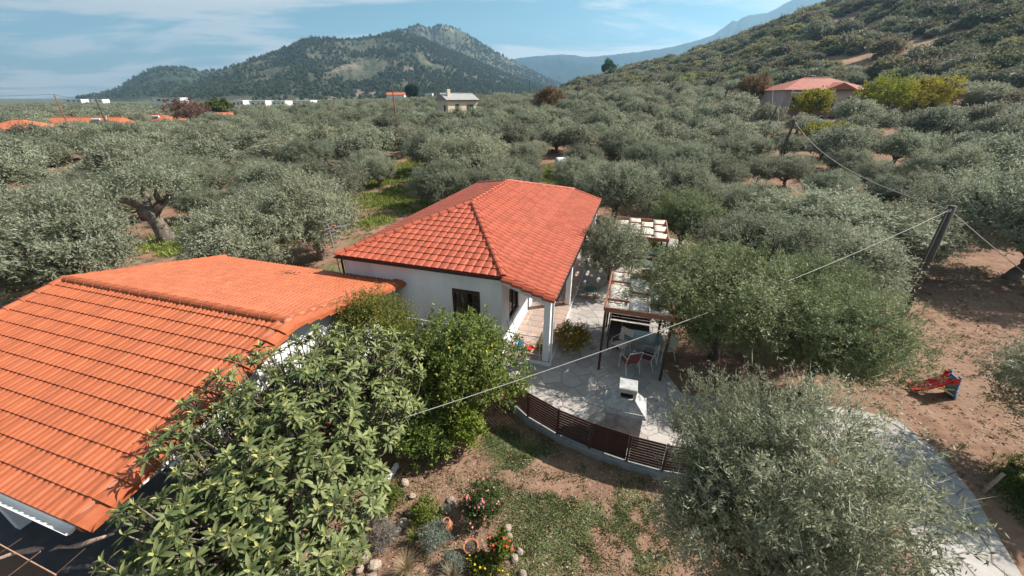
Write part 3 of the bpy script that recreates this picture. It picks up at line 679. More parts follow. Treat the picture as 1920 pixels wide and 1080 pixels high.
# rooftop aerial on a mast at the corner
ant = thing('television_aerial', 'thin grid television aerial on a grey mast at the bungalow corner', 'aerial', (-6.52, 13.36, 0))
MB().tube([(0, 0, 2.6), (-.06, 0, 4.42)], .022, 6).build('mast', greymetal, ant)
boom = MB().tube([(-.06, 0, 4.3), (.80, -.2, 4.48)], .014, 5).build('boom', greymetal, ant)
for k in range(7): 
    t = .1+.13*k; MB().tube([(-.06+.86*t-.05, -.2*t-.16, 4.3+.18*t), (-.06+.86*t+.05, -.2*t+.16, 4.3+.18*t)], .006, 4).build('element', greymetal, boom)
for k in range(5): MB().tube([(-.10, -.32, 4.02+.14*k), (-.02, .32, 4.02+.14*k)], .007, 4).build('reflector_rod', greymetal, ant)
for s_ in (-.3, .3): MB().tube([(-.06+.04*s_, s_, 4.0), (-.06+.04*s_, s_, 4.6)], .007, 4).build('reflector_rod', greymetal, ant)
MB().bbox(.10, .22, -.10, .02, 4.33, 4.41).build('junction_box', tileN, ant)

# ------------------------------------------------------------------ near house
nh = thing('outbuilding', 'long low building under a broad orange tiled gable roof next to the loquat', 'house', (-5.459, 8.094, 0), -.298)
nL, zr, wn, wf, sn, sf = 8.489, 3.559, 4.54, 4.80, .241, .231
zn, zf = zr-sn*wn, zr-sf*wf
A0, A1 = Vector((0, 0, zr)), Vector((-nL, 0, zr)); N0, N1 = Vector((0, -wn, zn)), Vector((-nL, -wn, zn)); F0, F1 = Vector((0, wf, zf)), Vector((-nL, wf, zf))
T_ = Vector((0, 0, -.02)); Bm = Vector((0, 0, -.14))
nr_ = obj('roof', mkmesh('roof', [p+T_ for p in (A0, A1, N0, N1, F0, F1)]+[p+Bm for p in (A0, A1, N0, N1, F0, F1)],
          [(0, 1, 3, 2), (1, 0, 4, 5), (6, 8, 9, 7), (7, 11, 10, 6), (2, 3, 9, 8), (4, 10, 11, 5), (0, 2, 8, 6), (4, 0, 6, 10), (1, 7, 9, 3), (5, 11, 7, 1)], [tileN]), nh)
RN = Roof(nh, nr_, 'double', .30, .365, tileN)
face_from(RN, N1, N0, A1, lambda t, e: 0.04, lambda t, e: nL-.16)
face_from(RN, F0, F1, A0, lambda t, e: .16, lambda t, e: nL-.04)
RN.finish()
cap_line(nr_, 'ridge_tile', A0+Vector((-.02, 0, .03)), A1+Vector((0, 0, .03)), .135, .38, tileN)
for s_, (p, q) in enumerate(((N0, A0), (F0, A0))):
    cap_line(nr_, 'verge_cap_tile', p+Vector((-.20, 0, .035)), q+Vector((-.20, 0, .035)), .105, .37, tileN)
    barge(nr_, p+Vector((-.04, 0, .01)), q+Vector((-.04, 0, .01)), (1, 0, 0), .37, tileN, .15, .25)
    d = (q-p); MB().add([p+Vector((-.115, 0, .0)), p+Vector((-.04, 0, .0)), q+Vector((-.04, 0, .0)), q+Vector((-.115, 0, .0)), p+Vector((-.105, 0, .095)), p+Vector((-.06, 0, .082)), q+Vector((-.06, 0, .082)), q+Vector((-.105, 0, .095))],
         [(4, 5, 6, 7), (0, 4, 7, 3), (1, 2, 6, 5), (0, 1, 5, 4)]).build('mortar_bed', mortar, nr_)
for p, q in ((N1, A1), (F1, A1)): cap_line(nr_, 'verge_cap_tile', p+Vector((.06, 0, .03)), q+Vector((.06, 0, .03)), .12, .37, tileN)
for P in (A0+Vector((-.1, 0, .03)), A1+Vector((.1, 0, .03))):
    me = MB().lathe([(.0, .095), (.07, .09), (.12, .06), (.15, .01), (.16, -.06)], 12).mesh('ridge_end_mortar', mortar, True); obj('ridge_end_mortar', me, nr_, P)
# walls
gx = -.22
def zroof(y): return (zr-sn*-y if y < 0 else zr-sf*y)-.15
def gable(x0, x1, ys, zb, name='gable_wall'):
    V = []; n = len(ys)
    for x in (x0, x1):
        for y in ys: V.append((x, y, zb)); V.append((x, y, zroof(y)))
    Fc = []
    for i in range(n-1):
        a = 2*i; Fc += [(a, a+2, a+3, a+1), (2*n+a+2, 2*n+a, 2*n+a+1, 2*n+a+3), (a+1, a+3, 2*n+a+3, 2*n+a+1), (a+2, a, 2*n+a, 2*n+a+2)]
    Fc += [(0, 1, 2*n+1, 2*n), (2*n-1, 2*n-2, 4*n-2, 4*n-1)]
    return mkmesh(name, V, Fc, white) and obj(name, mkmesh(name, V, Fc, white), nh)
gable(gx-.22, gx, [-2.2, 0, wf-.3], -.2); gable(gx-.2, gx-.002, [-wn+.25, -2.2], 2.16, 'porch_gable_beam')
gable(-nL+.2, -nL+.42, [-2.2, 0, wf-.3], -.2)
MB().box(-nL+.42, gx-.22, -2.2, -1.98, -.2, zroof(-2.2)-.02).build('wall', white, nh)
MB().box(-nL+.42, gx-.22, wf-.52, wf-.3, -.2, zroof(wf-.3)-.02).build('wall', white, nh)
MB().box(-nL+.3, gx-.2, -wn+.25, -wn+.43, 2.0, zroof(-wn+.25)-.02).build('porch_beam', white, nh)
for x in (-4.4, -nL+.4): MB().bbox(x-.1, x+.1, -wn+.24, -wn+.44, -.2, 2.0, .01).build('post', white, nh)
MB().box(-nL+.2, gx, -wn-.1, -2.2, -.3, -.03).build('porch_floor', darkfloor, nh)
gutter(nh, (-.10, -wn-.07, zn-.03), (-nL, -wn-.07, zn-.03), whitemetal, .07)
MB().tube([(gx+.06, wf-.28, zf-.1), (gx+.06, wf-.30, zf-.3), (gx+.06, wf-.30, 0)], .045, 8).build('downpipe', whitemetal, nh)
# ------------------------------------------------------------------ foliage
def unit(v): return v/np.maximum(np.linalg.norm(v, axis=-1, keepdims=True), 1e-9)
def leafquads(P, D, Nn, L, Wd, fold=0.):
    """rhombic leaf blades: base, side, tip, side"""
    D = unit(D); Sd = unit(np.cross(D, Nn)); Nn = np.cross(Sd, D)
    L = np.asarray(L)[:, None]; Wd = np.asarray(Wd)[:, None]
    b = P; t = P+D*L; m = P+D*L*.46
    V = np.stack([b, m+Sd*Wd/2+Nn*Wd*fold, t, m-Sd*Wd/2+Nn*Wd*fold], 1).reshape(-1, 3)
    n = len(P); return V, np.arange(n*4).reshape(n, 4)
def sphere_dirs(g, n, zmin=-.55):
    d = unit(g.normal(size=(n*3+20, 3))); d = d[d[:, 2] > zmin][:n]; return d
def crown_points(g, n, rad, lumps=8, zmin=-.45, shell=(.45, 1.)):
    """clump centres spread through a lumpy crown, most of them near its surface"""
    d = sphere_dirs(g, n, zmin); n = len(d)
    lc = sphere_dirs(g, lumps, -.2); am = g.uniform(.6, 1.15, len(lc))
    dots = d @ lc.T; k = np.max(np.where(dots > 0, dots, 0)**3*am, axis=1)
    rr = (.55+.50*k)*(g.uniform(shell[0]**2, shell[1]**2, n)**.5)
    return d*rr[:, None]*np.array(rad), d
def twiggy(g, C, Dout, ntw, nlf, clump, leafL, leafW, up=.45, spread=.8, lspread=.85):
    n = len(C); cl = g.uniform(.7, 1.35, n)*clump
    tc = np.repeat(np.arange(n), ntw); st = C[tc]+g.normal(size=(len(tc), 3))*(cl[tc]*.42)[:, None]
    td = unit(Dout[tc]*.7+np.array([0, 0, up])+g.normal(size=(len(tc), 3))*spread); tl = cl[tc]*g.uniform(.5, 1.25, len(tc))
    li = np.repeat(np.arange(len(tc)), nlf); f = g.uniform(0, 1, len(li))
    P = st[li]+td[li]*(tl[li]*f)[:, None]+g.normal(size=(len(li), 3))*leafL*.25
    D = unit(td[li]*.7+g.normal(size=(len(li), 3))*lspread); Nn = unit(np.array([0, 0, .55])+Dout[tc][li]*.75+g.normal(size=(len(li), 3))*.55)
    V, Qd = leafquads(P, D, Nn, g.uniform(.7, 1.3, len(li))*leafL, g.uniform(.75, 1.25, len(li))*leafW)
    ct = g.uniform(0, 1, n); tt = g.uniform(0, 1, len(tc))
    tint_ = np.clip(.45*ct[tc][li]+.25*tt[li]+.30*g.uniform(0, 1, len(li)), 0, 1)
    return V, Qd, tint_
def limb_path(g, A, B, n=5, wob=.12):
    A, B = np.array(A, float), np.array(B, float); L = np.linalg.norm(B-A)
    return [tuple(A+(B-A)*t+(g.normal(size=3)*wob*L*math.sin(math.pi*t) if 0 < t < 1 else 0)+np.array([0, 0, .10*L*math.sin(math.pi*t)])) for t in np.linspace(0, 1, n)]
def trunk_mesh(name, g, h0, r0, targets, mat, lean=(0, 0), sides=9):
    mb = MB(); top = (lean[0], lean[1], h0)
    pts = limb_path(g, (0, 0, -.25), top, 6, .05); rad = [r0*1.35, r0*1.08, r0*.92, r0*.88, r0*.9, r0*.8]
    mb.tube(pts, rad, sides)
    for q in targets:
        q = np.array(q); r1 = r0*g.uniform(.42, .62); p = limb_path(g, np.array(top)*[1, 1, .92], q, 6, .10)
        mb.tube(p, [r1, r1*.85, r1*.68, r1*.5, r1*.34, r1*.16], max(5, sides-3))
        for _ in range(3):
            a = np.array(p[g.integers(2, 5)]); e_ = a+unit(g.normal(size=3)+np.array([0, 0, .5])+unit(q)*.6)*g.uniform(.4, .9)*np.linalg.norm(q)*.28
            mb.tube(limb_path(g, a, e_, 4, .1), [r1*.32, r1*.24, r1*.16, r1*.06], 5)
    me = mb.mesh(name, mat, True)
    V = np.array(mb.v); Vn = V+(g.normal(size=V.shape))*r0*.05
    me.vertices.foreach_set('co', Vn.astype(np.float32).ravel()); me.update(); return me
def tree_proto(name, seed, rad, zc, mat, nclump, ntw, nlf, clump, lL, lW, r0=.2, h0=1.1, bmat=None, ntgt=5, lumps=8, zmin=-.45, shell=(.45, 1.), up=.45, spread=.8, sides=9, twigs=False):
    g = np.random.default_rng(seed); C, d = crown_points(g, nclump, rad, lumps, zmin, shell); C = C+np.array([0, 0, zc])
    V, Qd, t = twiggy(g, C, d, ntw, nlf, clump, lL, lW, up, spread)
    if twigs:       # pale bare twig ends between the leaves
        V2, Q2, t2 = twiggy(g, C, d, 2, 1, clump*1.2, .30, .008, up, spread*.7, .15); V = np.concatenate([V, V2]); Qd = np.concatenate([Qd, Q2+4*len(Qd)]); t = np.concatenate([t, np.ones(len(t2))])
    cm_ = npmesh(name+'_crown', V, Qd, mat, t)
    far = C[np.argsort(-np.linalg.norm(C*[1, 1, .6], axis=1))]; tg = far[g.choice(max(ntgt, len(far)//2), ntgt, replace=False)]*.86
    tm = trunk_mesh(name+'_trunk', g, h0, r0, tg, bmat or bark, (g.uniform(-.25, .25), g.uniform(-.25, .25)), sides)
    return cm_, tm
def plant_tree(name, proto, label, cat, loc, sc=1., rz=0., group=None, scz=None):
    t = thing(name, label, cat, loc, rz, group); t.scale = (sc, sc, scz or sc)
    obj('trunk', proto[1], t); obj('crown', proto[0], t); return t

OLV = [(.126, .138, .082), (.184, .196, .123), (.244, .252, .170), (.308, .312, .222), (.40, .395, .30)]
olive_m = LEAF('olive_leaves', OLV, .6, .42, .24, .12, hue=.026)
olive_n = LEAF('near_olive_leaves', [(.100, .114, .062), (.160, .172, .100), (.228, .236, .146), (.32, .318, .212), (.50, .48, .355)], .5, .32, .08, .2)
green_m = LEAF('green_olive_leaves', [(.072, .102, .040), (.118, .152, .060), (.172, .205, .088), (.24, .265, .13), (.34, .345, .20)], .5, .34, .08, .2)
shrub_m = LEAF('scrub_leaves', [(.090, .100, .055), (.130, .136, .080), (.175, .170, .108), (.22, .20, .14)], .7, .25, .34, .1, hue=.03)
pine_m = LEAF('pine_needles', [(.045, .060, .036), (.072, .088, .052), (.105, .115, .072)], .7, .15, .3, .1)

HI1 = tree_proto('olive_near', 5, (2.2, 2.1, 1.7), 3.7, olive_n, 400, 20, 17, .30, .075, .019, .15, 1.7, ntgt=9, lumps=14, zmin=-.9, shell=(.4, 1.), twigs=True)
HI2 = tree_proto('olive_green', 6, (2.6, 2.6, 1.85), 2.5, green_m, 400, 15, 15, .38, .10, .026, .15, .9, barkd, 6, 12, -.75, (.4, 1.), .6)
HI3 = tree_proto('olive_round', 9, (1.65, 1.65, 1.45), 2.15, olive_n, 230, 12, 14, .34, .095, .026, .12, .8, ntgt=6, lumps=10, zmin=-.75, shell=(.4, 1.))
MID = [tree_proto('olive_mid', 20+i, (2.7, 2.7, 1.75+.1*i), 2.35, olive_m, 260, 15, 11, .40, .14, .042, .22, .9, ntgt=5, lumps=11, zmin=-.72, shell=(.45, 1.)) for i in range(5)]
LOW = [tree_proto('olive_low', 40+i, (2.75, 2.75, 1.7+.12*i), 2.25, olive_m, 170, 8, 6, .48, .27, .10, .24, .9, ntgt=4, lumps=10, zmin=-.6, sides=6) for i in range(4)]
FARP = [tree_proto('olive_far', 60+i, (2.9, 2.9, 1.7), 2.2, olive_m, 90, 5, 4, .6, .55, .26, .24, .9, ntgt=2, lumps=8, zmin=-.4, sides=5) for i in range(3)]

# ---- olives that can be told apart
def olive(u, v, zc, proto, label, sc=1., rz=0., scz=None, loc=None):
    x, y = loc if loc else px(u, v, zc)
    return plant_tree('olive_tree', proto, label, 'tree', (x, y, gz(x, y)), sc, rz, None, scz), (x, y)
NEAR = []
def O(*a, **k): NEAR.append(olive(*a, **k)[1])
O(0, 0, 0, HI1, 'big silvery olive tree with pale twigs between the fence end and the stone path', .84, .4, .97, loc=(3.62, 3.4))
O(0, 0, 0, HI2, 'broad bright green olive tree overhanging the patio and pergola', 1.2, 1.1, 1.0, loc=(7.35, 11.55))
O(0, 0, 0, HI2, 'smaller green olive tree between the patio olive and the toy slide', .82, 3.9, .86, loc=(9.5, 9.7))
O(0, 0, 0, HI2, 'green olive tree behind the smaller green olive, near the foot of the leaning pole', .76, .6, .8, loc=(11.5, 12.7))
O(0, 0, 0, HI3, 'small round olive tree growing close against the bungalow porch', 1.0, 0., loc=(4.75, 17.2))
O(0, 0, 0, HI2, 'upright green olive tree behind the far pergola', .86, 5.0, loc=(10.3, 22.6))
O(0, 0, 0, MID[0], 'huge spreading olive tree behind the leaning wooden utility pole', 1.75, .3, .95, loc=(17.0, 20.3))
O(0, 0, 0, MID[2], 'low dense olive tree just behind the foot of the leaning utility pole', 1.1, 3.3, .95, loc=(13.6, 15.2))
O(0, 0, 0, MID[4], 'olive tree with low grey foliage between the leaning pole and the old thick-trunked olive', 1.0, 1.3, .85, loc=(20.2, 19.0))
O(0, 0, 0, MID[3], 'wide olive tree between the far pergola and the huge spreading olive', 1.05, 2.2, .85, loc=(12.2, 18.2))
O(0, 0, 0, HI3, 'dark olive bush beside the path across from the toy slide', 1.05, 2.2, loc=(13.55, 6.8))
O(0, 0, 0, MID[1], 'old olive tree with thick dark trunk on bare earth beyond the utility pole', 1.35, 4.2, loc=(26.2, 18.4))
O(0, 0, 0, MID[2], 'olive tree right behind the orange tiled outbuilding', 1.0, 1.7, loc=(-13.4, 17.8))
O(0, 0, 0, MID[4], 'bushy olive tree beside the television aerial', 1.12, 2.9, loc=(-11.2, 21.3))
O(0, 0, 0, MID[3], 'sprawling olive tree with bare grey limbs beyond the outbuilding verge', 1.25, .7, loc=(-19.3, 15.0))
O(0, 0, 0, MID[0], 'large olive tree at the back of the bungalow by the grassy clearing', 1.75, 5.1, 1.3, loc=(-4.6, 40.5))
# the old olive with the split, hollow trunk
ot = thing('old_olive_tree', 'ancient olive tree with a massive twisted bare trunk and thin crown', 'tree', (-23.0, 24.4, gz(-23, 24.4)), .3)
g = np.random.default_rng(77)
om = MB(); om.tube([(0, 0, -.3), (.05, 0, .5), (-.1, .1, 1.2), (-.25, .05, 1.9), (-.45, 0, 2.5)], [.62, .46, .40, .44, .30], 10)
om.tube([(-.2, 0, 1.7), (.35, .1, 2.4), (.9, .2, 2.9), (1.5, .3, 3.4)], [.32, .28, .2, .08], 8); om.tube([(-.4, 0, 2.3), (-1.1, -.2, 2.9), (-1.9, -.1, 3.1), (-2.7, 0, 3.3)], [.28, .2, .13, .05], 8)
om.tube([(-.3, 0, 2.2), (-.3, .3, 3.1), (-.1, .6, 3.9)], [.26, .18, .06], 8); om.tube([(.4, .1, 2.4), (.7, -.5, 3.2), (1.1, -.9, 3.7)], [.18, .12, .04], 7)
ome = om.mesh('trunk', bark, True); Vv = np.array(om.v); ome.vertices.foreach_set('co', (Vv+g.normal(size=Vv.shape)*.045).astype(np.float32).ravel()); ome.update(); obj('trunk', ome, ot)
C, d = crown_points(g, 95, (3.0, 3.0, 1.5), 7, -.2, (.5, 1.)); V, Qd, t_ = twiggy(g, C+np.array([-.3, .2, 3.7]), d, 10, 8, .46, .19, .062); obj('crown', npmesh('crown', V, Qd, olive_m, t_), ot)
NEAR.append((-23., 24.4))

# ---- the grove
HOUSEPOLY = [(-15, 4), (-4.5, 2), (-4, 3), (6.2, 2.2), (12.0, 3.0), (12.4, 12.5), (26, 6), (27, 15.5), (13, 15.5), (12, 27), (6, 27.5), (3, 30), (-6, 31.5), (-7.5, 27), (-9, 15), (-15, 13.5)]
CLEAR = [[(-7.0, 26), (-9.6, 26), (-10.8, 31), (-12.6, 40), (-16.2, 52), (-15.5, 60), (-11.8, 60), (-10.2, 46), (-9.2, 37), (-6.5, 31)], [(1.5, 41), (5.5, 41), (6, 52), (2, 54)], [(4, 47.5), (10, 46.5), (11, 52.5), (4, 53)],
         [(28, 7), (45, 10), (40, 17), (28, 16)], [(-22.5, 20), (-18.5, 20), (-19, 26), (-22, 27)]]
KEEPOUT = []          # circles round far houses and special trees, (x, y, r)
def house_spot(x, y, r): KEEPOUT.append((x, y, r))
for (x, y, r) in [(55.5, 79, 10), (-15, 107, 7), (-14.2, 100, 6), (-13, 93, 5), (-98, 101, 7), (-94, 121, 6), (-83, 131, 3.5), (-94, 85, 6), (49, 70, 4), (58.6, 68, 4.5), (65.8, 68, 4.5), (48, 86, 4), (42.3, 55, 4), (9.4, 112, 4), (-85.5, 112, 5), (-103, 150, 5)]: house_spot(x, y, r)
pts = []
gg = random.Random(5); y = 6.
while y < 420:
    sp = 5.3 if y < 120 else (6.2 if y < 220 else 8.0)
    xm = y*1.75+30; x = -xm
    while x < xm:
        jx, jy = x+gg.uniform(-.33, .33)*sp, y+gg.uniform(-.33, .33)*sp; x += sp
        if inside((jx, jy), HOUSEPOLY) or any(inside((jx, jy), c) for c in CLEAR): continue
        if any((jx-a)**2+(jy-b)**2 < 4.6**2 for a, b in NEAR) or any((jx-a)**2+(jy-b)**2 < r*r for a, b, r in KEEPOUT): continue
        rr_ = math.hypot(jx, jy)
        if gg.random() < (.06 if rr_ < 100 else .12): continue
        if rr_ < 9: continue
        az_ = math.atan2(jx, jy)
        hf = float(np.interp(az_, _haz, _hrf, left=9999))
        if az_ > _haz[0] and rr_ > hf+25: continue
        pts.append((jx, jy))
    y += sp*.9
def shows(x, y):
    z = gz(x, y)+3; fy = y*math.cos(TH)+(HCAM-z)*math.sin(TH)
    return abs(x/fy) < 1.40 and fy > 0
vis = [p for p in pts if shows(*p)]; vis.sort(key=lambda p: p[0]**2+p[1]**2)
indiv = vis[:290]; rest = vis[290:]
def olive_label(x, y, r):
    near = lambda a, b, d: math.hypot(x-a, y-b) < d
    if any(math.hypot(x-a, y-b) < 6.5 for a, b in ((-10, 30), (-12, 38), (-14, 46), (-14, 55))): return 'olive tree at the edge of the grassy clearing behind the bungalow', 'olives round the clearing'
    if near(6.5, 48, 8): return 'olive tree standing close to the white water tanks', 'olives by the tanks'
    if near(55, 74, 15): return 'olive tree close to the pink villa and its yellow trees', 'olives by the villa'
    if near(-14, 103, 14): return 'olive tree close to the small cream cottage', 'olives by the cottage'
    if near(-92, 100, 22): return 'olive tree close to the orange roofed houses', 'olives by the orange roofs'
    if near(10, 110, 12): return 'olive tree close to the dense reddish brown tree', 'olives by the brown tree'
    if x < -8 and r < 42: return 'bushy olive tree in the grove beyond the orange outbuilding roof', 'olives beyond the outbuilding'
    if x > 12 and r < 62: return 'bushy olive tree in the grove between the leaning pole and the villa', 'olives between pole and villa'
    return ('bushy grey-green olive tree in the middle of the open grove', 'olives of the open grove') if r < 70 else ('small looking olive tree in the deep of the grove towards the mountain', 'olives of the deep grove')
for i, (x, y) in enumerate(indiv):
    rr_ = math.hypot(x, y); proto = MID[gg.randrange(5)] if rr_ < 52 else LOW[gg.randrange(4)]
    s_ = gg.uniform(.62, 1.12) if rr_ > 30 else gg.uniform(.8, 1.15)
    qx = max(0, min(1, ((x-17)*12.6+(y-14.7)*29.3)/(12.6**2+29.3**2))); dcab = math.hypot(x-17-12.6*qx, y-14.7-29.3*qx)
    if dcab < 4: s_ = min(s_, .72)
    lb, gp_n = olive_label(x, y, rr_)
    plant_tree('olive_tree', proto, lb, 'tree', (x, y, gz(x, y)-.05), s_*1.05, gg.uniform(0, 6.28), gp_n, s_*gg.uniform(.82, 1.05))
print('olives', len(vis), 'farthest individual', math.hypot(*indiv[-1]))

def scatter(name, P, scl, protos, label=None, seed=1):
    """one stuff object: geometry-node instances of a few meshes on points"""
    g = np.random.default_rng(seed); P = np.asarray(P, np.float32); n = len(P)
    me = bpy.data.meshes.new(name); me.vertices.add(n); me.vertices.foreach_set('co', P.ravel())
    a = me.attributes.new('scl', 'FLOAT_VECTOR', 'POINT'); a.data.foreach_set('vector', np.asarray(scl, np.float32).ravel())
    a = me.attributes.new('rot', 'FLOAT_VECTOR', 'POINT'); rt_ = np.zeros((n, 3), np.float32); rt_[:, 2] = g.uniform(0, 6.28, n); a.data.foreach_set('vector', rt_.ravel())
    a = me.attributes.new('idx', 'INT', 'POINT'); a.data.foreach_set('value', g.integers(0, len(protos), n).astype(np.int32))
    col = bpy.data.collections.new(name+'_kinds')
    for m_ in protos: col.objects.link(bpy.data.objects.new(name+'_kind', m_))
    ng = bpy.data.node_groups.new(name, 'GeometryNodeTree'); ng.interface.new_socket('Geometry', in_out='INPUT', socket_type='NodeSocketGeometry'); ng.interface.new_socket('Geometry', in_out='OUTPUT', socket_type='NodeSocketGeometry')
    n_ = ng.nodes.new; k = ng.links.new; gi = n_('NodeGroupInput'); go = n_('NodeGroupOutput'); ip = n_('GeometryNodeInstanceOnPoints'); ci = n_('GeometryNodeCollectionInfo')
    ci.inputs[0].default_value = col; ci.inputs[1].default_value = True; ci.inputs[2].default_value = True
    def na_(nm, ty): q = n_('GeometryNodeInputNamedAttribute'); q.data_type = ty; q.inputs[0].default_value = nm; return q.outputs[0]
    k(gi.outputs[0], ip.inputs['Points']); k(ci.outputs[0], ip.inputs['Instance']); ip.inputs['Pick Instance'].default_value = True
    k(na_('idx', 'INT'), ip.inputs['Instance Index']); k(na_('rot', 'FLOAT_VECTOR'), ip.inputs['Rotation']); k(na_('scl', 'FLOAT_VECTOR'), ip.inputs['Scale']); k(ip.outputs[0], go.inputs[0])
    o = obj(name, me); md = o.modifiers.new('scatter', 'NODES'); md.node_group = ng
    return tag(o, label, kind='stuff')
def merged(name, cr, tr): 
    """crown and trunk of a far tree as one mesh, for the mass of trees beyond the counted ones"""
    V = np.zeros(len(cr.vertices)*3, np.float32); cr.vertices.foreach_get('co', V); V = V.reshape(-1, 3)
    Qd = np.zeros(len(cr.polygons)*4, np.int32); cr.loops.foreach_get('vertex_index', Qd); T = np.zeros(len(cr.polygons), np.float32); cr.attributes['tint'].data.foreach_get('value', T)
    return npmesh(name, V, Qd.reshape(-1, 4), cr.materials[0], T)
rp = np.array(rest); rz_ = ground_z(rp[:, 0], rp[:, 1]); g = np.random.default_rng(3); s1_ = g.uniform(.6, 1.05, len(rp))
scl = np.stack([s1_, s1_, s1_*g.uniform(.8, 1.05, len(rp))], -1)
near_far = np.hypot(rp[:, 0], rp[:, 1]) < 170
P3 = np.column_stack([rp, rz_])
scatter('far_olive_grove', P3[near_far], scl[near_far], [merged('o', *p) for p in LOW], 'grey-green mass of olive trees stretching away to the foot of the mountain', 1)
tag(scatter('distant_olive_grove', P3[~near_far], scl[~near_far], [merged('o', *p) for p in FARP], 'thin hazy band of olive trees below the wooded mountain', 2))

# ---- hillside scrub: the largest as shrubs of their own, the rest one mass
SHM = [LEAF('scrub_leaves', [tuple(v*k for v in c) for k in (.55, .85, 1.15, 1.5)], .7, .25, .22, .1, hue=.02) for c in ((.235, .228, .105), (.165, .175, .098), (.265, .258, .175), (.235, .185, .125), (.235, .235, .155), (.27, .25, .12))]
SHR = []
for i in range(6):
    g = np.random.default_rng(90+i); C, d = crown_points(g, 90, (1.5, 1.5, 1.25), 7, -.1, (.75, 1.)); C[:, 2] = C[:, 2]*1.0+.75
    V, Qd, t_ = twiggy(g, C, d, 7, 5, .34, .28, .15, .3, .6, .7); SHR.append(npmesh('shrub', V, Qd, SHM[i], t_))
hp = []
gs = np.random.default_rng(8)
for _ in range(12500):
    az_ = gs.uniform(azel(1010, 170)[0], azel(2050, 0)[0]); rf_ = np.interp(az_, _haz, _hrf); rt_ = np.interp(az_, _haz, _hrt)
    r_ = math.sqrt(gs.uniform((rf_+8)**2, (rt_+25)**2)); hp.append((r_*math.sin(az_), r_*math.cos(az_)))
hp = np.array(hp); hn = fbm(hp[:, 0]/17, hp[:, 1]/17, 55, 3); hp = hp[hn+gs.uniform(-.16, .16, len(hp)) > .53+.07*sm((azel(1330, 90)[0]-np.arctan2(hp[:, 0], hp[:, 1]))/.25)]
ok = np.array([all((x-a)**2+(y-b)**2 > r*r for a, b, r in KEEPOUT) for x, y in hp]); hp = hp[ok]
hz_ = ground_z(hp[:, 0], hp[:, 1]); hs = gs.gamma(6, .165, len(hp)).clip(.45, 2.0)*np.interp(np.hypot(hp[:, 0], hp[:, 1]), [80, 300], [.95, 1.25])
order = np.argsort(np.hypot(hp[:, 0], hp[:, 1])/hs)
seen = [i for i in order if abs(hp[i, 0]/(hp[i, 1]*math.cos(TH)+(HCAM-hz_[i])*math.sin(TH))) < 1.36]
big = set(seen[:260])
for i in seen[:260]:
    ki = int(gs.integers(6)); o = obj('shrub', SHR[ki], None, (hp[i, 0], hp[i, 1], hz_[i]-.15), (0, 0, gs.uniform(0, 6.28))); o.scale = (hs[i]*1.15, hs[i]*1.15, hs[i])
    kd = ('yellow-green', 'dark green', 'silvery grey', 'dry brownish', 'grey-green', 'golden')[ki]; tag(o, 'rounded %s shrub on the brown hillside behind the villa' % kd, 'shrub', kd+' shrubs on the hillside')
sel = np.array([i not in big for i in range(len(hp))]); print('shrubs', len(hp))
scatter('hillside_scrub', np.column_stack([hp, hz_-.15])[sel], np.stack([hs*1.15, hs*1.15, hs], -1)[sel], SHR, 'low grey-green scrub covering the hillside', 4)

# ---- forest on the mountains
FOR = []
for i in range(3):
    g = np.random.default_rng(120+i); C, d = crown_points(g, 26, (2.4, 2.4, 2.9), 5, -.1); C[:, 2] += 2.0; V, Qd, t_ = twiggy(g, C, d, 3, 2, .8, 1.7, 1.1); FOR.append(npmesh('f', V, Qd, pine_m, t_))
def forest(name, mt, n, seed, smin, smax, label):
    g = np.random.default_rng(seed); ia = g.uniform(0, len(mt['A'])-1.001, n); it = g.uniform(0, 1.03, n)
    A = np.interp(ia, np.arange(len(mt['A'])), mt['A']); cr = np.interp(ia, np.arange(len(mt['A'])), mt['crest']); r = mt['rf']+(cr-mt['rf'])*it
    fi = it/(mt['T'][1]-mt['T'][0]); i0 = fi.astype(int); a0 = ia.astype(int); fu = fi-i0; fa = ia-a0; Z = mt['z']
    z = (Z[i0, a0]*(1-fa)+Z[i0, a0+1]*fa)*(1-fu)+(Z[i0+1, a0]*(1-fa)+Z[i0+1, a0+1]*fa)*fu
    x, y = r*np.sin(A), r*np.cos(A); keep = (fbm(x/110, y/110, seed, 4)+g.uniform(-.15, .15, n) > .5) & (z > 4)
    if mt.get('rocky') is not None: keep &= mt['rocky'](A, it) < g.uniform(.1, 1.5, n)
    s = g.uniform(smin, smax, n); P = np.column_stack([x, y, z-.5])[keep]; s = s[keep]
    scatter(name, P, np.stack([s, s, s*g.uniform(.9, 1.5, len(s))], -1), FOR, label, seed)
mt1['rocky'] = rock1
forest('mountain_pine_forest', mt1, 22000, 5, .4, 1.15, 'dark pine woods on the mountain flank')
forest('summit_pine_forest', mt1b, 8000, 6, .5, 1.4, 'dark pines below the rocky summit')
forest('hill_pine_forest', mt2, 7000, 7, .6, 1.5, 'hazy pine woods on the low hill')
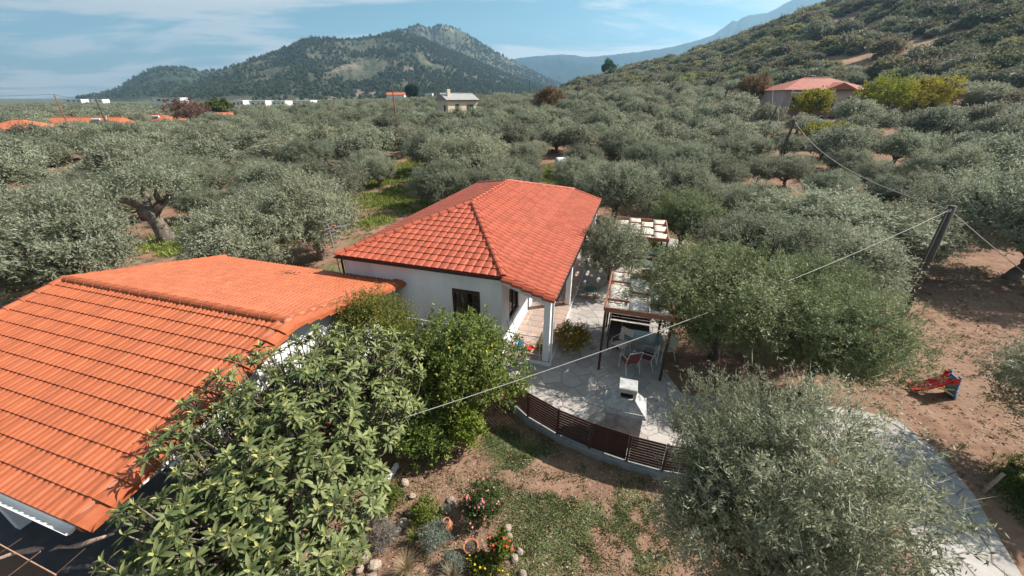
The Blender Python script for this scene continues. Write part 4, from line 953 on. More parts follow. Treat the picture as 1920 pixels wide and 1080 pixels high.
# ------------------------------------------------------------------ patio: barbecue
bq = thing('barbecue', 'weathered white masonry barbecue with tapering hood and square chimney', 'barbecue', (3.05, 7.92, 0), -.30); bq.scale = (1.1, 1.1, 1.08)
MB().bbox(-.46, .46, -.30, .34, 0, .10, .01).build('plinth', offwhite, bq)
b_ = MB(); b_.box(-.43, -.36, -.27, .31, .10, .92); b_.box(.36, .43, -.27, .31, .10, .92); b_.box(-.36, .36, -.27, -.20, .10, .92); b_.box(-.36, .36, -.2, .31, .10, .14); b_.build('body', offwhite, bq)
MB().bbox(-.50, .50, -.34, .40, .92, 1.0, .012).build('hearth_slab', offwhite, bq)
def frust(mb, x0, x1, y0, y1, z0, X0, X1, Y0, Y1, z1):
    V = [(x0, y0, z0), (x1, y0, z0), (x1, y1, z0), (x0, y1, z0), (X0, Y0, z1), (X1, Y0, z1), (X1, Y1, z1), (X0, Y1, z1)]
    return mb.add(V, [(0, 1, 5, 4), (1, 2, 6, 5), (2, 3, 7, 6), (3, 0, 4, 7), (4, 5, 6, 7)])
frust(MB(), -.47, .47, -.31, .36, 1.0, -.20, .20, -.17, .20, 1.32).build('hood', offwhite, bq)
MB().box(-.462, .462, -.325, -.3105, 1.002, 1.05).build('hood_rim', offwhite, bq)
for sx in (-1, 1):
    for sy in (-1, 1): MB().box(min(sx*.20, sx*.15), max(sx*.20, sx*.15), (.015+sy*.185)-.03, (.015+sy*.185)+.03, 1.32, 1.50).build('chimney_pier', offwhite, bq)
MB().box(-.15, .15, -.10, .13, 1.32, 1.49).build('flue_opening_shade', black, bq)  # solid black block standing in for the shade inside the open chimney
MB().bbox(-.215, .215, -.19, .22, 1.50, 1.64, .015).build('chimney_cap', offwhite, bq)

# ------------------------------------------------------------------ pergolas with woven canvas
def pergola(label, loc, rz, w, dpt, h, cols, rows, seed):
    p = thing('pergola', label, 'pergola', loc, rz, None)
    for x in (.04, w-.04):
        for y in (.04, dpt-.04): MB().bbox(x-.04, x+.04, y-.04, y+.04, 0, h-.16, .005).build('post', darkmetal, p)
    for y in (-.03, dpt-.03): MB().bbox(0, w, y, y+.06, h-.16, h, .006).build('beam', pergwood, p)
    for x in (-.03, w-.03): MB().bbox(x, x+.06, .03, dpt-.03, h-.16, h, .006).build('beam', pergwood, p)
    rr = random.Random(seed); cw = (w-.06)/cols
    for j in range(1, rows): y = dpt*j/rows; MB().bbox(.03, w-.03, y-.02, y+.02, h-.13, h-.05, .004).build('slat', pergwood, p)
    for i in range(cols):
        V = []; n = rows*5
        for k in range(n+1):
            y = .04+(dpt-.08)*k/n; z = h-.09+.075*math.cos(math.pi*(k/5.+i)); sag = 0
            for xx in np.linspace(.02, cw-.02, 4): V.append((.03+i*cw+xx, y, z-.02*math.sin(math.pi*xx/cw)+rr.uniform(-.004, .004)))
        Fc = [(4*k+q, 4*k+q+1, 4*k+q+5, 4*k+q+4) for k in range(n) for q in range(3)]
        o = obj('canvas_strip', mkmesh('canvas_strip', V, Fc, fabric, True), p); sm_ = o.modifiers.new('thick', 'SOLIDIFY'); sm_.thickness = .006
    return p
pergola('brown pergola with woven cream canvas roof over the garden table', (2.97, 10.78, 0), -.307, 2.1, 3.0, 2.5, 3, 4, 1)
pergola('second brown pergola with woven canvas roof behind the small round olive', (4.95, 18.15, 0), -.307, 2.6, 3.3, 2.5, 4, 5, 2)

# ------------------------------------------------------------------ furniture
def chair(label, loc, rz, frame, fab, group=None):
    c = thing('garden_chair', label, 'chair', loc, rz, group); r = .014
    for sx in (-.25, .25):
        MB().tube([(sx, .24, 0), (sx, .25, .40), (sx, .25, .60), (sx, .18, .64), (sx, -.20, .64)], r, 6).build('arm_frame', frame, c)
        MB().tube([(sx, -.30, 0), (sx, -.16, .42), (sx, -.30, .92)], r, 6).build('back_leg', frame, c)
    MB().tube([(-.25, -.30, .92), (.25, -.30, .92)], r, 6).build('top_rail', frame, c)
    MB().bbox(-.235, .235, -.17, .25, .40, .42, .006).build('seat', fab, c)
    V = [(x, y+d_, z) for d_ in (0, .012) for (x, y, z) in ((-.236, -.172, .46), (.236, -.172, .46), (.236, -.29, .89), (-.236, -.29, .89))]
    MB().add(V, [(0, 1, 2, 3), (7, 6, 5, 4), (0, 4, 5, 1), (1, 5, 6, 2), (2, 6, 7, 3), (3, 7, 4, 0)]).build('backrest', fab, c); return c
chair('white tubular garden chair with pale seat facing the brown bench', (4.0, 11.75, 0), 2.2, whitemetal, fabric)
chair('dark red textile garden chair with its back to the barbecue', (4.05, 10.75, 0), .25, whitemetal, redfab)
chair('dark red textile garden chair tucked under the patio olive', (4.75, 11.0, 0), 1.0, whitemetal, redfab)
chair('pale textile garden chair at the shaded end of the glass table', (5.55, 11.5, 0), 1.7, whitemetal, fabric)
tb = thing('garden_table', 'rectangular garden table with pale green glass top under the near pergola', 'table', (4.75, 11.75, 0), -.307)
MB().bbox(-.65, .65, -.4, .4, .70, .725, .006).build('table_top', teal, tb)
for sx in (-.58, .58):
    for sy in (-.33, .33): MB().tube([(sx, sy, 0), (sx, sy, .70)], .02, 6).build('leg', whitemetal, tb)
bn = thing('bench', 'dark brown high-backed corner bench below the near pergola', 'bench', (3.72, 12.55, 0), -.307)
MB().bbox(0, .45, -.5, .9, .40, .44).build('seat', brownwood, bn); MB().bbox(.452, 1.5, .46, .9, .40, .44).build('seat', brownwood, bn)
for k in range(4): MB().bbox(-.04, -.005, -.5, .9, .50+.13*k, .61+.13*k, .005).build('back_slat', brownwood, bn)
for k in range(4): MB().bbox(0, 1.5, .905, .935, .50+.13*k, .61+.13*k, .005).build('back_slat', brownwood, bn)
for x, y in ((.03, -.46), (.40, -.46), (.03, .85), (1.45, .5), (1.45, .85), (.42, .5)): MB().bbox(x-.025, x+.025, y-.025, y+.025, 0, .40).build('leg', brownwood, bn)
dc = thing('deck_chair', 'wooden deck chair with a slung white canvas beside the little green table', 'deck chair', (4.45, 16.05, 0), -1.1)
for sx in (-.27, .27):
    MB().tube([(sx, -.50, .02), (sx, .45, 1.02)], .018, 6).build('back_frame', pergwood, dc); MB().tube([(sx*.9, .45, .02), (sx*.9, -.38, .50)], .018, 6).build('seat_frame', pergwood, dc)
MB().tube([(-.27, .45, 1.02), (.27, .45, 1.02)], .016, 6).build('top_rail', pergwood, dc)
sv_ = [(x, .43-.95*t+.06*math.sin(math.pi*t), 1.0-.62*t-.13*math.sin(math.pi*t)) for t in np.linspace(0, 1, 9) for x in (-.25, .25)]
so = obj('sling', mkmesh('sling', sv_, [(2*k, 2*k+1, 2*k+3, 2*k+2) for k in range(8)], fabric, True), dc); so.modifiers.new('t', 'SOLIDIFY').thickness = .006
gt = thing('side_table', 'low round green garden table beside the deck chair', 'table', (3.72, 16.2, 0))
MB().lathe([(0, .45), (.32, .45), (.33, .435), (.32, .42), (0, .42)], 18).build('table_top', greenpl, gt)
for k in range(4): a_ = k*math.pi/2+.4; MB().tube([(.30*math.cos(a_), .30*math.sin(a_), 0), (.2*math.cos(a_), .2*math.sin(a_), .42)], .018, 6).build('leg', pergwood, gt)
t2 = thing('dining_table', 'dining table with teal top in the shade of the far pergola', 'table', (6.85, 18.7, 0), -.307)
MB().bbox(-.55, .55, -.38, .38, .72, .75, .006).build('table_top', teal, t2)
for sx in (-.5, .5):
    for sy in (-.32, .32): MB().bbox(sx-.025, sx+.025, sy-.025, sy+.025, 0, .72).build('leg', darkmetal, t2)
chair('dark garden chair pulled up to the teal dining table', (6.7, 17.75, 0), .0, greymetal, darkmetal)
chair('dark garden chair at the outer side of the teal dining table', (7.75, 18.4, 0), 1.5, greymetal, darkmetal)
sw_ = thing('storage_bench', 'long dark brown storage bench at the back of the far pergola', 'bench', (7.55, 20.3, 0), -.307)
MB().bbox(-.75, .75, -.28, .28, 0, .46, .01).build('body', brownwood, sw_); MB().bbox(-.78, .78, -.30, .30, .462, .50, .01).build('lid', brownwood, sw_)

# ------------------------------------------------------------------ on the porch
def on_house(i, j, z=.14): return mh.matrix_basis @ Vector((i, j, z))
bk = thing('bucket', 'blue plastic bucket at the open end of the porch', 'bucket', on_house(6.95, .62))
MB().lathe([(0, .01), (.115, .01), (.15, .27), (.165, .275), (.165, .29), (.145, .29), (.11, .03), (0, .03)], 18).build('pail', bluepl, bk, True)
MB().tube([(.16*math.cos(t), .02, .28+.16*math.sin(t)) for t in np.linspace(0, math.pi, 9)], .005, 5).build('handle', whitemetal, bk)
dp = thing('dustpan', 'small red plastic dustpan lying beside the blue bucket', 'dustpan', on_house(7.3, .78), .7)
MB().box(-.13, .13, -.10, .10, .005, .015).box(-.13, -.118, -.10, .10, .015, .06).box(.118, .13, -.10, .10, .015, .06).box(-.118, .118, .088, .10, .015, .075).build('pan', redpl, dp)
MB().tube([(0, .1, .05), (0, .30, .10)], .014, 6).build('handle', redpl, dp)
for nm, lb, i_, dx in (('broom', 'dark handled broom leaning on the bungalow corner', 6.72, .0), ('mop', 'grey mop leaning on the bungalow wall near the broom', 6.86, .2)):
    br = thing(nm, lb, nm, on_house(i_, .50+dx)); MB().tube([(0, 0, .10), (-.22, .06, 1.25)], .012, 6).build('handle', darkmetal if nm == 'broom' else greymetal, br)
    MB().bbox(-.10, .12, -.03, .03, .0, .12, .01).build('head', bluepl if nm == 'mop' else brownwood, br)
dk_ = thing('drying_rack', 'folding metal clothes drying rack standing open on the porch', 'drying rack', on_house(7.35, 1.45), -.307)
for sx in (-.28, .28):
    MB().tube([(sx, -.45, .0), (sx, .35, .92)], .011, 6).build('leg', whitemetal, dk_); MB().tube([(sx, .45, .0), (sx, -.35, .92)], .011, 6).build('leg', whitemetal, dk_)
for k in range(7): y_ = -.45+.15*k; MB().tube([(-.30, y_, .93), (.30, y_, .93)], .006, 5).build('rail', whitemetal, dk_)
for sx in (-.30, .30): MB().tube([(sx, -.45, .93), (sx, .45, .93)], .008, 5).build('side_bar', whitemetal, dk_)

# ------------------------------------------------------------------ toy slide
sl = thing('toy_slide', 'small red plastic toy slide with blue ladder and yellow struts', 'slide', (13.55, 9.7, gz(13.55, 9.7)), -.22); sl.scale = (.78, .78, .78)
V = []; ns = 12
for k in range(ns+1):
    t = k/ns; x = -.75+1.2*t; z = .10+.72*(t**1.35); 
    for (y_, dz) in ((-.24, .15), (-.20, .15), (-.19, 0), (.19, 0), (.20, .15), (.24, .15)): V.append((x, y_, z+dz+(.20*max(0, t-.72) if dz else 0)))
so = obj('chute', mkmesh('chute', V, [(6*k+q, 6*k+q+1, 6*k+q+7, 6*k+q+6) for k in range(ns) for q in range(5)], redpl, True), sl); so.modifiers.new('t', 'SOLIDIFY').thickness = .012
MB().bbox(.30, .48, -.30, -.25, .78, 1.06, .02).build('side_panel', redpl, sl); MB().bbox(.30, .48, .25, .30, .78, 1.06, .02).build('side_panel', redpl, sl)
for sy in (-.24, .24):
    MB().tube([(.72, sy, .0), (.58, sy, .45), (.50, sy, .95), (.47, sy, 1.10), (.40, sy, 1.12)], .035, 8).build('ladder_rail', bluepl, sl)
    MB().tube([(.66, sy*.9, .18), (.05, sy*.9, .50)], .028, 6).build('strut', yelpl, sl); MB().tube([(.60, sy*.9, .50), (.0, sy*.9, .44)], .025, 6).build('strut', yelpl, sl)
V = [(x, y_, z) for (x, z) in ((.74, .0), (.60, .45), (.52, .98)) for y_ in (-.21, .21)]
so = obj('ladder_panel', mkmesh('ladder_panel', V, [(0, 1, 3, 2), (2, 3, 5, 4)], bluepl), sl); so.modifiers.new('t', 'SOLIDIFY').thickness = .03
for k in range(4): t = .16+.2*k; MB().bbox(.64-.12*t, .80-.12*t-.02*k, -.20, .20, t*.98, t*.98+.035, .008).build('step', bluepl, sl)

# ------------------------------------------------------------------ poles and wires
def catenary(A, B, sag, n=24):
    A, B = Vector(A), Vector(B); return [A+(B-A)*t-Vector((0, 0, sag*4*t*(1-t))) for t in [k/n for k in range(n+1)]]
pb = Vector((17.14, 14.66, gz(17.14, 14.66))); ptop = pd(1787, 386, 14.66)
up_ = thing('utility_pole', 'leaning weathered wooden utility pole with cables tied at its top', 'pole', pb)
dlt = ptop-pb
MB().tube([(0, 0, -.4), tuple(dlt*.5), tuple(dlt)], [.18, .155, .13], 10).build('shaft', polewood, up_, True)
MB().tube([(-.15, -.03, .2), tuple(dlt*.5+Vector((-.14, -.03, 0))), tuple(dlt*.96+Vector((-.12, -.03, 0)))], .018, 5).build('conduit', cable, up_)
MB().bbox(-.17, -.09, -.10, .0, 0, .10, .01).build('bracket', greymetal, up_, loc=dlt*.955); MB().tube([(-.13, -.10, .05), (-.13, -.10, .15)], .022, 7).build('insulator', whitemetal, up_, loc=dlt*.95)
ctop = ptop-Vector((.14, .08, .14))
# the service cable runs down to the outbuilding's gable
anchor = nh.matrix_basis @ Vector((-.2, -4.2, 2.28))
tag(MB().tube(catenary(ctop, anchor, .6), .011, 5).build('service_cable', cable), 'pale service cable running from the pole top across the patio to the loquat', 'cable')
p2 = pd(1491, 226, 44); p3 = pd(1459, 196, 60)
tag(MB().tube(catenary(ctop, p2-Vector((0, 0, .1)), .95), .022, 5).build('sagging_cable', cable), 'slack pale cable from the leaning pole to the next pole', 'cable')
tag(MB().tube(catenary(p2-Vector((0, 0, .1)), p3-Vector((0, 0, .1)), 1.6), .018, 5).build('sagging_cable', cable), 'slack cable hanging between the two poles below the villa', 'cable')
tag(MB().tube(catenary(p3-Vector((0, 0, .1)), (47, 78, 10.0), 1.4), .018, 5).build('sagging_cable', cable), 'slack cable running from the pole up to the villa', 'cable')
gd = ray(1920, 562); tg_ = (HCAM+.1)/-gd[2]; gp_ = Vector((gd[0]*tg_, gd[1]*tg_, -.1)); gp_ = gp_+(gp_-ctop)*.25; gp_.z = gz(gp_.x, gp_.y)
tag(MB().tube(catenary(ctop, gp_, .05, 8), .018, 5).build('guy_wire', cable), 'straight guy wire staying the leaning pole to the bare earth', 'wire')
redpole = M('rusty_pole', (.20, .075, .05), (.28, .12, .08), 3, .8)
def far_pole(u, v, Y, label, mat=polewood, r=.11, lean=0.):
    T = pd(u, v, Y); zb = gz(T.x+lean, T.y); o = thing('utility_pole', label, 'pole', (T.x+lean, T.y, zb)); h = T.z-zb
    MB().tube([(0, 0, -.3), (-lean*.5, 0, h*.5), (-lean, 0, h)], [r*1.25, r*1.1, r*.85], 7).build('shaft', mat, o); MB().bbox(-lean-.5, -lean+.5, -.05, .05, h-.45, h-.35).build('crossarm', mat, o); return T
def far_pole_plain(u, v, Y, label, mat=polewood, r=.11, lean=0.):
    T = pd(u, v, Y); zb = gz(T.x+lean, T.y); o = thing('utility_pole', label, 'pole', (T.x+lean, T.y, zb)); h = T.z-zb
    MB().tube([(0, 0, -.3), (-lean*.5, 0, h*.5), (-lean, 0, h)], [r*1.25, r*1.1, r*.85], 7).build('shaft', mat, o); MB().tube([(-lean, 0, h), (-lean, 0, h+.14)], .04, 6).build('insulator', whitemetal, o); return T
far_pole_plain(1491, 226, 44, 'dark pole carrying the slack cable among the olives', r=.12, lean=-.8)
far_pole_plain(1459, 196, 60, 'thin dark pole just below the red roofed villa', r=.10, lean=-1.0)
far_pole_plain(1370, 155, 92, 'slim dark pole left of the rust coloured tree by the villa', r=.12, lean=-1.)
far_pole(1085, 155, 120, 'dark pole beside the brown cypress-like tree', r=.13)
far_pole(993, 150, 200, 'far dark pole at the foot of the brown hillside', r=.16)
far_pole_plain(735, 162, 78, 'reddish brown pole standing in the middle of the grove', redpole, .11)
far_pole(683, 174, 190, 'small far pole near the foot of the wooded mountain', r=.15); far_pole(783, 166, 210, 'far pole by the white houses beyond the cream cottage', r=.15)
T1 = far_pole_plain(101, 177, 88, 'rust red pole beside the orange roofed houses', redpole, .12)
T2 = far_pole_plain(177, 179, 84, 'dark pole behind the end of the long orange roof', polewood, .13)
tag(MB().tube(catenary(T2, T1, .5)+catenary(T1, (-175, 70, 8.9), .8)[1:], .03, 4).build('overhead_wire', gutterbrown), 'dark overhead wire strung past the orange roofed houses', 'wire')

# ------------------------------------------------------------------ houses beyond
def far_house(name, label, loc, rz, w, d, h, rh, wall, roofm, style='gable', wins=(), chim=None, ov=.35, extra=None):
    t = thing(name, label, 'house', loc, rz); z0 = -1.2
    MB().box(-w/2, w/2, -d/2, d/2, z0, h).build('wall', wall, t)
    a, b = w/2+ov, d/2+ov; zz0 = h+.002
    if style == 'gable':
        V = [(-a, -b, zz0), (a, -b, zz0), (a, b, zz0), (-a, b, zz0), (-a, 0, zz0+rh), (a, 0, zz0+rh)]
        Fc = [(0, 1, 5, 4), (2, 3, 4, 5), (1, 2, 5), (3, 0, 4), (3, 2, 1, 0)]
    elif style == 'hip':
        q = min(b, a*.8); V = [(-a, -b, zz0), (a, -b, zz0), (a, b, zz0), (-a, b, zz0), (-a+q, 0, zz0+rh), (a-q, 0, zz0+rh)]
        Fc = [(0, 1, 5, 4), (2, 3, 4, 5), (1, 2, 5), (3, 0, 4), (3, 2, 1, 0)]
    else:
        V = [(-a, -b, zz0), (a, -b, zz0), (a, b, zz0), (-a, b, zz0), (-a, -b, zz0+rh), (a, -b, zz0+rh), (a, b, zz0+rh), (-a, b, zz0+rh)]
        Fc = [(3, 2, 1, 0), (4, 5, 6, 7), (0, 1, 5, 4), (1, 2, 6, 5), (2, 3, 7, 6), (3, 0, 4, 7)]
    rf_ = obj('roof', mkmesh('roof', V, Fc, roofm), t)
    if style != 'flat':
        MB().tube([V[4], V[5]], .13, 6).build('ridge', roofm, rf_)
        MB().box(-a, a, -b-.08, -b-.002, zz0-.12, zz0+.02).build('gutter', gutterbrown, t)
    for (face, x, z, ww, hh, kind) in wins:
        m_ = MB()
        if face == 'f': m_.box(x-ww/2, x+ww/2, -d/2-.05, -d/2+.02, z, z+hh)
        elif face == 'r': m_.box(w/2-.02, w/2+.05, x-ww/2, x+ww/2, z, z+hh)
        else: m_.box(-w/2-.05, -w/2+.02, x-ww/2, x+ww/2, z, z+hh)
        o = m_.build('door' if kind == 'door' else 'window', darkmetal if kind != 'shutter' else pergwood, t)
        if kind != 'door':
            p_ = MB()
            if face == 'f': p_.box(x-ww/2+.1, x+ww/2-.1, -d/2-.06, -d/2-.05, z+.1, z+hh-.1)
            elif face == 'r': p_.box(w/2+.05, w/2+.06, x-ww/2+.1, x+ww/2-.1, z+.1, z+hh-.1)
            else: p_.box(-w/2-.06, -w/2-.05, x-ww/2+.1, x+ww/2-.1, z+.1, z+hh-.1)
            p_.build('pane', glass, o)
    if chim: cx_, cy_, cw_, ch_ = chim; cc = MB().bbox(cx_-cw_/2, cx_+cw_/2, cy_-cw_/2, cy_+cw_/2, h, h+ch_, .03).build('chimney', wall, rf_)
    return t
cream = M('cream_render', (.62, .50, .36), (.70, .58, .43), .6, .9, .1, 8)
pinkw = M('pink_render', (.47, .36, .35), (.56, .44, .42), .6, .9, .1, 8)
greyroof = M('pale_grey_roof', (.24, .235, .22), (.30, .295, .28), 1.5, .8, .2, 8)
farwhite = M('far_white_render', (.70, .67, .62), rough=.9)
vz = gz(55, 79)
villa = far_house('villa', 'pink villa with broad red hipped roof on the slope among yellow trees', (55.5, 80, vz), -.12, 13.6, 9, 3.9, 2.0, pinkw, tileFar, 'hip',
    [('f', -4.6, 1.1, 1.5, 1.6, 'win'), ('f', -2.0, .3, 1.2, 2.3, 'door'), ('f', 1.0, 1.1, 1.5, 1.6, 'win'), ('f', 4.6, .9, 2.0, 1.8, 'win'), ('r', 0, 1.1, 1.6, 1.6, 'win')], None, .6)
gv = MB().add([(-.5, -5.12, 3.92), (4.6, -5.12, 3.92), (2.05, -5.12, 5.0), (2.05, -1.2, 5.2)], [(0, 1, 2), (1, 3, 2), (0, 2, 3)]).build('porch_gable', tileFar, villa)
MB().box(-6.4, 6.6, -6.2, -4.6, .9, 1.05).build('balcony_slab', pinkw, villa); MB().box(-6.4, 6.6, -6.2, -6.12, 1.9, 1.96).build('balcony_rail', farwhite, villa)
for x in (-6.3, -3, .4, 3.6, 6.5): MB().box(x-.1, x+.1, -6.22, -6.02, -1.5, 3.9 if x in (-6.3, .4, 6.5) else 1.96).build('balcony_post', pinkw, villa)
MB().box(-6.2, -.2, -6.0, -5.2, 3.35, 3.55).build('awning', farwhite, villa)
co = pd(857, 195, 106); cz = gz(co.x, 106)
far_house('cottage', 'small cream cottage with pale grey gable roof and tall chimney in the grove', (co.x, 106, 4.5), .62, 8.2, 6.0, 3.5, 1.4, cream, greyroof, 'gable',
    [('f', -1.6, .3, 1.0, 2.3, 'door'), ('f', 2.0, .9, 1.9, 1.6, 'shutter'), ('l', -1.4, 1.0, 1.0, 1.4, 'win')], (-2.9, -1.2, .8, 2.3), .45)
def roofed(u0, u1, vtop, Y, label, wallm, roofm, hh=3.0, rh=1.4, style='gable', rz=.1, panel=None):
    A, B = pd(u0, vtop+2, Y), pd(u1, vtop+2, Y); x = (A.x+B.x)/2; w = abs(B.x-A.x)*.97; z = A.z-hh-rh
    t = far_house('house', label, (x, Y+3, z), rz, w, 7.5, hh, rh, wallm, roofm, style, [('f', -w*.25, .9, 1.2, 1.3, 'win'), ('f', w*.2, .9, 1.2, 1.3, 'win')])
    if panel: 
        wh = MB().tube([(panel-.9, -1.7, hh+rh*.72), (panel+.9, -1.7, hh+rh*.72)], .28, 8).build('solar_tank', whitemetal, t); MB().add([(panel-.9, -3.0, hh+rh*.3), (panel+.9, -3.0, hh+rh*.3), (panel+.9, -1.9, hh+rh*.65), (panel-.9, -1.9, hh+rh*.65)], [(0, 1, 2, 3)]).build('solar_panel', glass, t)
    return t
roofed(-40, 42, 224, 80, 'orange roofed house half hidden in olives at the seaward end', farwhite, tileFarO, 2.6, 1.5, 'hip')
roofed(76, 204, 219, 96, 'long house under a bright orange roof with a rooftop solar boiler', farwhite, tileFarO, 2.7, 1.5, 'gable', .05, 3.2)
roofed(232, 318, 214, 116, 'low orange roofed house with a small white boiler on its ridge', farwhite, tileFarO, 2.6, 1.4, 'hip', -.05, 1.4)
roofed(393, 420, 210, 126, 'narrow orange roof peeping out beside the plum-red tree', farwhite, tileFarO, 2.6, 1.3, 'gable', .6)
roofed(910, 941, 181, 170, 'tiny red roofed house beyond the cream cottage', farwhite, tileFar, 3, 1.2)
roofed(724, 757, 171, 380, 'white house with red roof at the foot of the mountain', farwhite, tileFarO, 5, 2.)
far_lad = thing('ladder', 'pale aluminium ladder leaning at the end of the long orange roof', 'ladder', (-96*1.0+3.9, 95.0, 1.5)); lx_ = pd(194, 222, 95).x; far_lad.location = (lx_, 95.2, pd(194, 222, 95).z-3.6)
for sx in (-.25, .25): MB().tube([(sx, -.8, 0), (sx, .4, 4.2)], .05, 5).build('stile', whitemetal, far_lad)
for k in range(9): MB().tube([(-.25, -.8+1.2*(k+.5)/9, 4.2*(k+.5)/9), (.25, -.8+1.2*(k+.5)/9, 4.2*(k+.5)/9)], .035, 5).build('rung', whitemetal, far_lad)
def block(u0, u1, v0, Y, label, hh=None):
    A, B = pd(u0, v0, Y), pd(u1, v0, Y); x = (A.x+B.x)/2; w = B.x-A.x; z = gz(x, Y); h_ = max(3.2, A.z-z)
    return far_house('white_block', label, (x, Y+4, z), .03, w, 8, h_-.3, .3, farwhite, farwhite, 'flat', [('f', -w*.28, h_-2.2, w*.12, 1.2, 'win'), ('f', w*.05, h_-2.2, w*.12, 1.2, 'win'), ('f', w*.32, h_-2.2, w*.12, 1.2, 'win')], None, .15)
block(285, 335, 183, 300, 'long white flat-roofed building at the foot of the low hill')
block(433, 454, 188, 226, 'flat white villa block nearest the yellow-green tree'); block(466, 496, 188.5, 224, 'flat white villa block second from the yellow-green tree'); block(508, 533, 189, 222, 'flat white villa block second from the row end'); block(548, 581, 188, 220, 'wide flat white villa block ending the row')
block(797, 810, 175, 420, 'tiny white house at the foot of the mountain'); block(120, 150, 186, 420, 'far white houses row by the sea', None); block(160, 190, 186, 430, 'far white building left of the low hill', None)

# white tanks in the clearing behind the bungalow
def tank(label, x, y, z, ln, r, rz):
    t = thing('water_tank', label, 'tank', (x, y, gz(x, y)), rz)
    n = 18; V = []; pr = [(0, -.5), (r*.6, -.49), (r*.93, -.46), (r, -.42), (r, .42), (r*.93, .46), (r*.6, .49), (0, .5)]
    for rr_, xx in pr:
        for k in range(n): V.append((xx*ln, rr_*math.cos(2*math.pi*k/n), z+rr_*math.sin(2*math.pi*k/n)))
    obj('shell', mkmesh('shell', V, [(i*n+k, i*n+(k+1) % n, (i+1)*n+(k+1) % n, (i+1)*n+k) for i in range(len(pr)-1) for k in range(n)], farwhite, True), t)
    for sx in (-.3, .3): MB().bbox(sx*ln-.06, sx*ln+.06, -r*.8, r*.8, 0, z-r*.75).build('cradle', greymetal, t)
tank('white cylindrical water tank lying in the clearing behind the bungalow', 6.0, 47.8, 1.15, 1.7, .55, .25); tank('second white tank half hidden by olive branches behind the bungalow', 7.9, 48.6, 1.0, 1.5, .5, -.3); tank('small white drum on the ground below the two tanks', 8.2, 46.2, .5, 1.1, .36, .5)

# stake by the path
st = thing('wooden_stake', 'short leaning wooden stake at the edge of the stone path', 'stake', (11.42, 6.2, gz(11.42, 6.2)))
MB().tube([(0, 0, -.2), (.12, .02, .3), (.26, .05, .62)], [.045, .042, .038], 7).build('shaft', vinebark, st, True); MB().tube([(.13, .02, .34), (.02, -.03, .40)], .012, 5).build('knot_stub', vinebark, st)
# ------------------------------------------------------------------ trees of other kinds
def odd_tree(name, label, loc, rad, zc, cols, seed, nclump=120, ntw=8, nlf=6, clump=.6, lL=.34, lW=.17, r0=.2, h0=1.2, zmin=-.5, trans=.15, bm=None, cat='tree', lumps=8):
    m_ = LEAF(name+'_leaves', cols, .7, trans+.15, .06, .06); pr = tree_proto(name, seed, rad, zc, m_, nclump, ntw, nlf, clump, lL, lW, r0, h0, bm or barkd, 4, lumps, zmin)
    return plant_tree(name, pr, label, cat, (loc[0], loc[1], gz(*loc)))
YEL = [(.12, .13, .014), (.21, .21, .022), (.32, .295, .03), (.42, .37, .05)]
RUST = [(.08, .045, .02), (.15, .08, .036), (.21, .12, .06), (.13, .105, .055)]
PLUM = [(.08, .036, .03), (.14, .065, .055), (.19, .105, .085), (.15, .12, .085)]
odd_tree('mulberry_tree', 'yellow-green tree in front of the pink villa wall', (49.0, 70), (3.8, 3.2, 2.4), 3.0, YEL, 201)
odd_tree('mulberry_tree', 'tall golden-green tree to the side of the villa nearest its end wall', (58.6, 68), (4.4, 3.6, 3.4), 3.8, YEL, 202, 120)
odd_tree('mulberry_tree', 'broad golden-yellow tree farther along from the villa end wall', (65.8, 68), (4.8, 3.8, 3.0), 3.4, [(.16, .145, .014), (.27, .235, .02), (.38, .32, .03), (.47, .39, .05)], 203, 120)
odd_tree('clipped_hedge', 'low yellow-green clipped hedge below the villa', (42.3, 55), (4.2, 1.2, .9), 1.7, YEL, 204, 90, cat='hedge', zmin=-.9, lumps=14)
odd_tree('rust_tree', 'rust brown tree beside the villa roof', (48.0, 86), (3.6, 3.2, 3.4), 4.2, RUST, 205, 110)
odd_tree('rust_tree', 'dense reddish brown tree standing above the olives near the bare hillside', (9.4, 112), (4.0, 3.6, 3.2), 3.6, RUST, 206, 130)
odd_tree('plum_tree', 'round plum-red tree rising among the orange roofed houses', (-85.5, 112), (5.3, 4.8, 3.8), 4.3, PLUM, 207, 150)
odd_tree('mulberry_tree', 'small yellow-green tree by the flat white villa blocks', (-103, 150), (5.5, 4, 2.6), 4.0, [(.06, .075, .02), (.10, .115, .03), (.15, .15, .045)], 208, 100, lL=.7, lW=.4)
pz = azel(1140, 140); odd_tree('pine_tree', 'solitary bright green pine on the hill skyline', (332*math.sin(pz[0]), 332*math.cos(pz[0])), (4.6, 4.2, 4.4), 5.8, [(.02, .05, .012), (.04, .085, .02), (.06, .11, .03)], 209, 110, lL=1.1, lW=.6, clump=1.1)
odd_tree('conifer', 'dark conifer by the white houses below the mountain', (pd(773, 175, 330).x, 330), (4.5, 4.0, 5.5), 7, [(.01, .025, .01), (.02, .04, .015), (.03, .055, .02)], 210, 90, lL=1.3, lW=.7, clump=1.1)

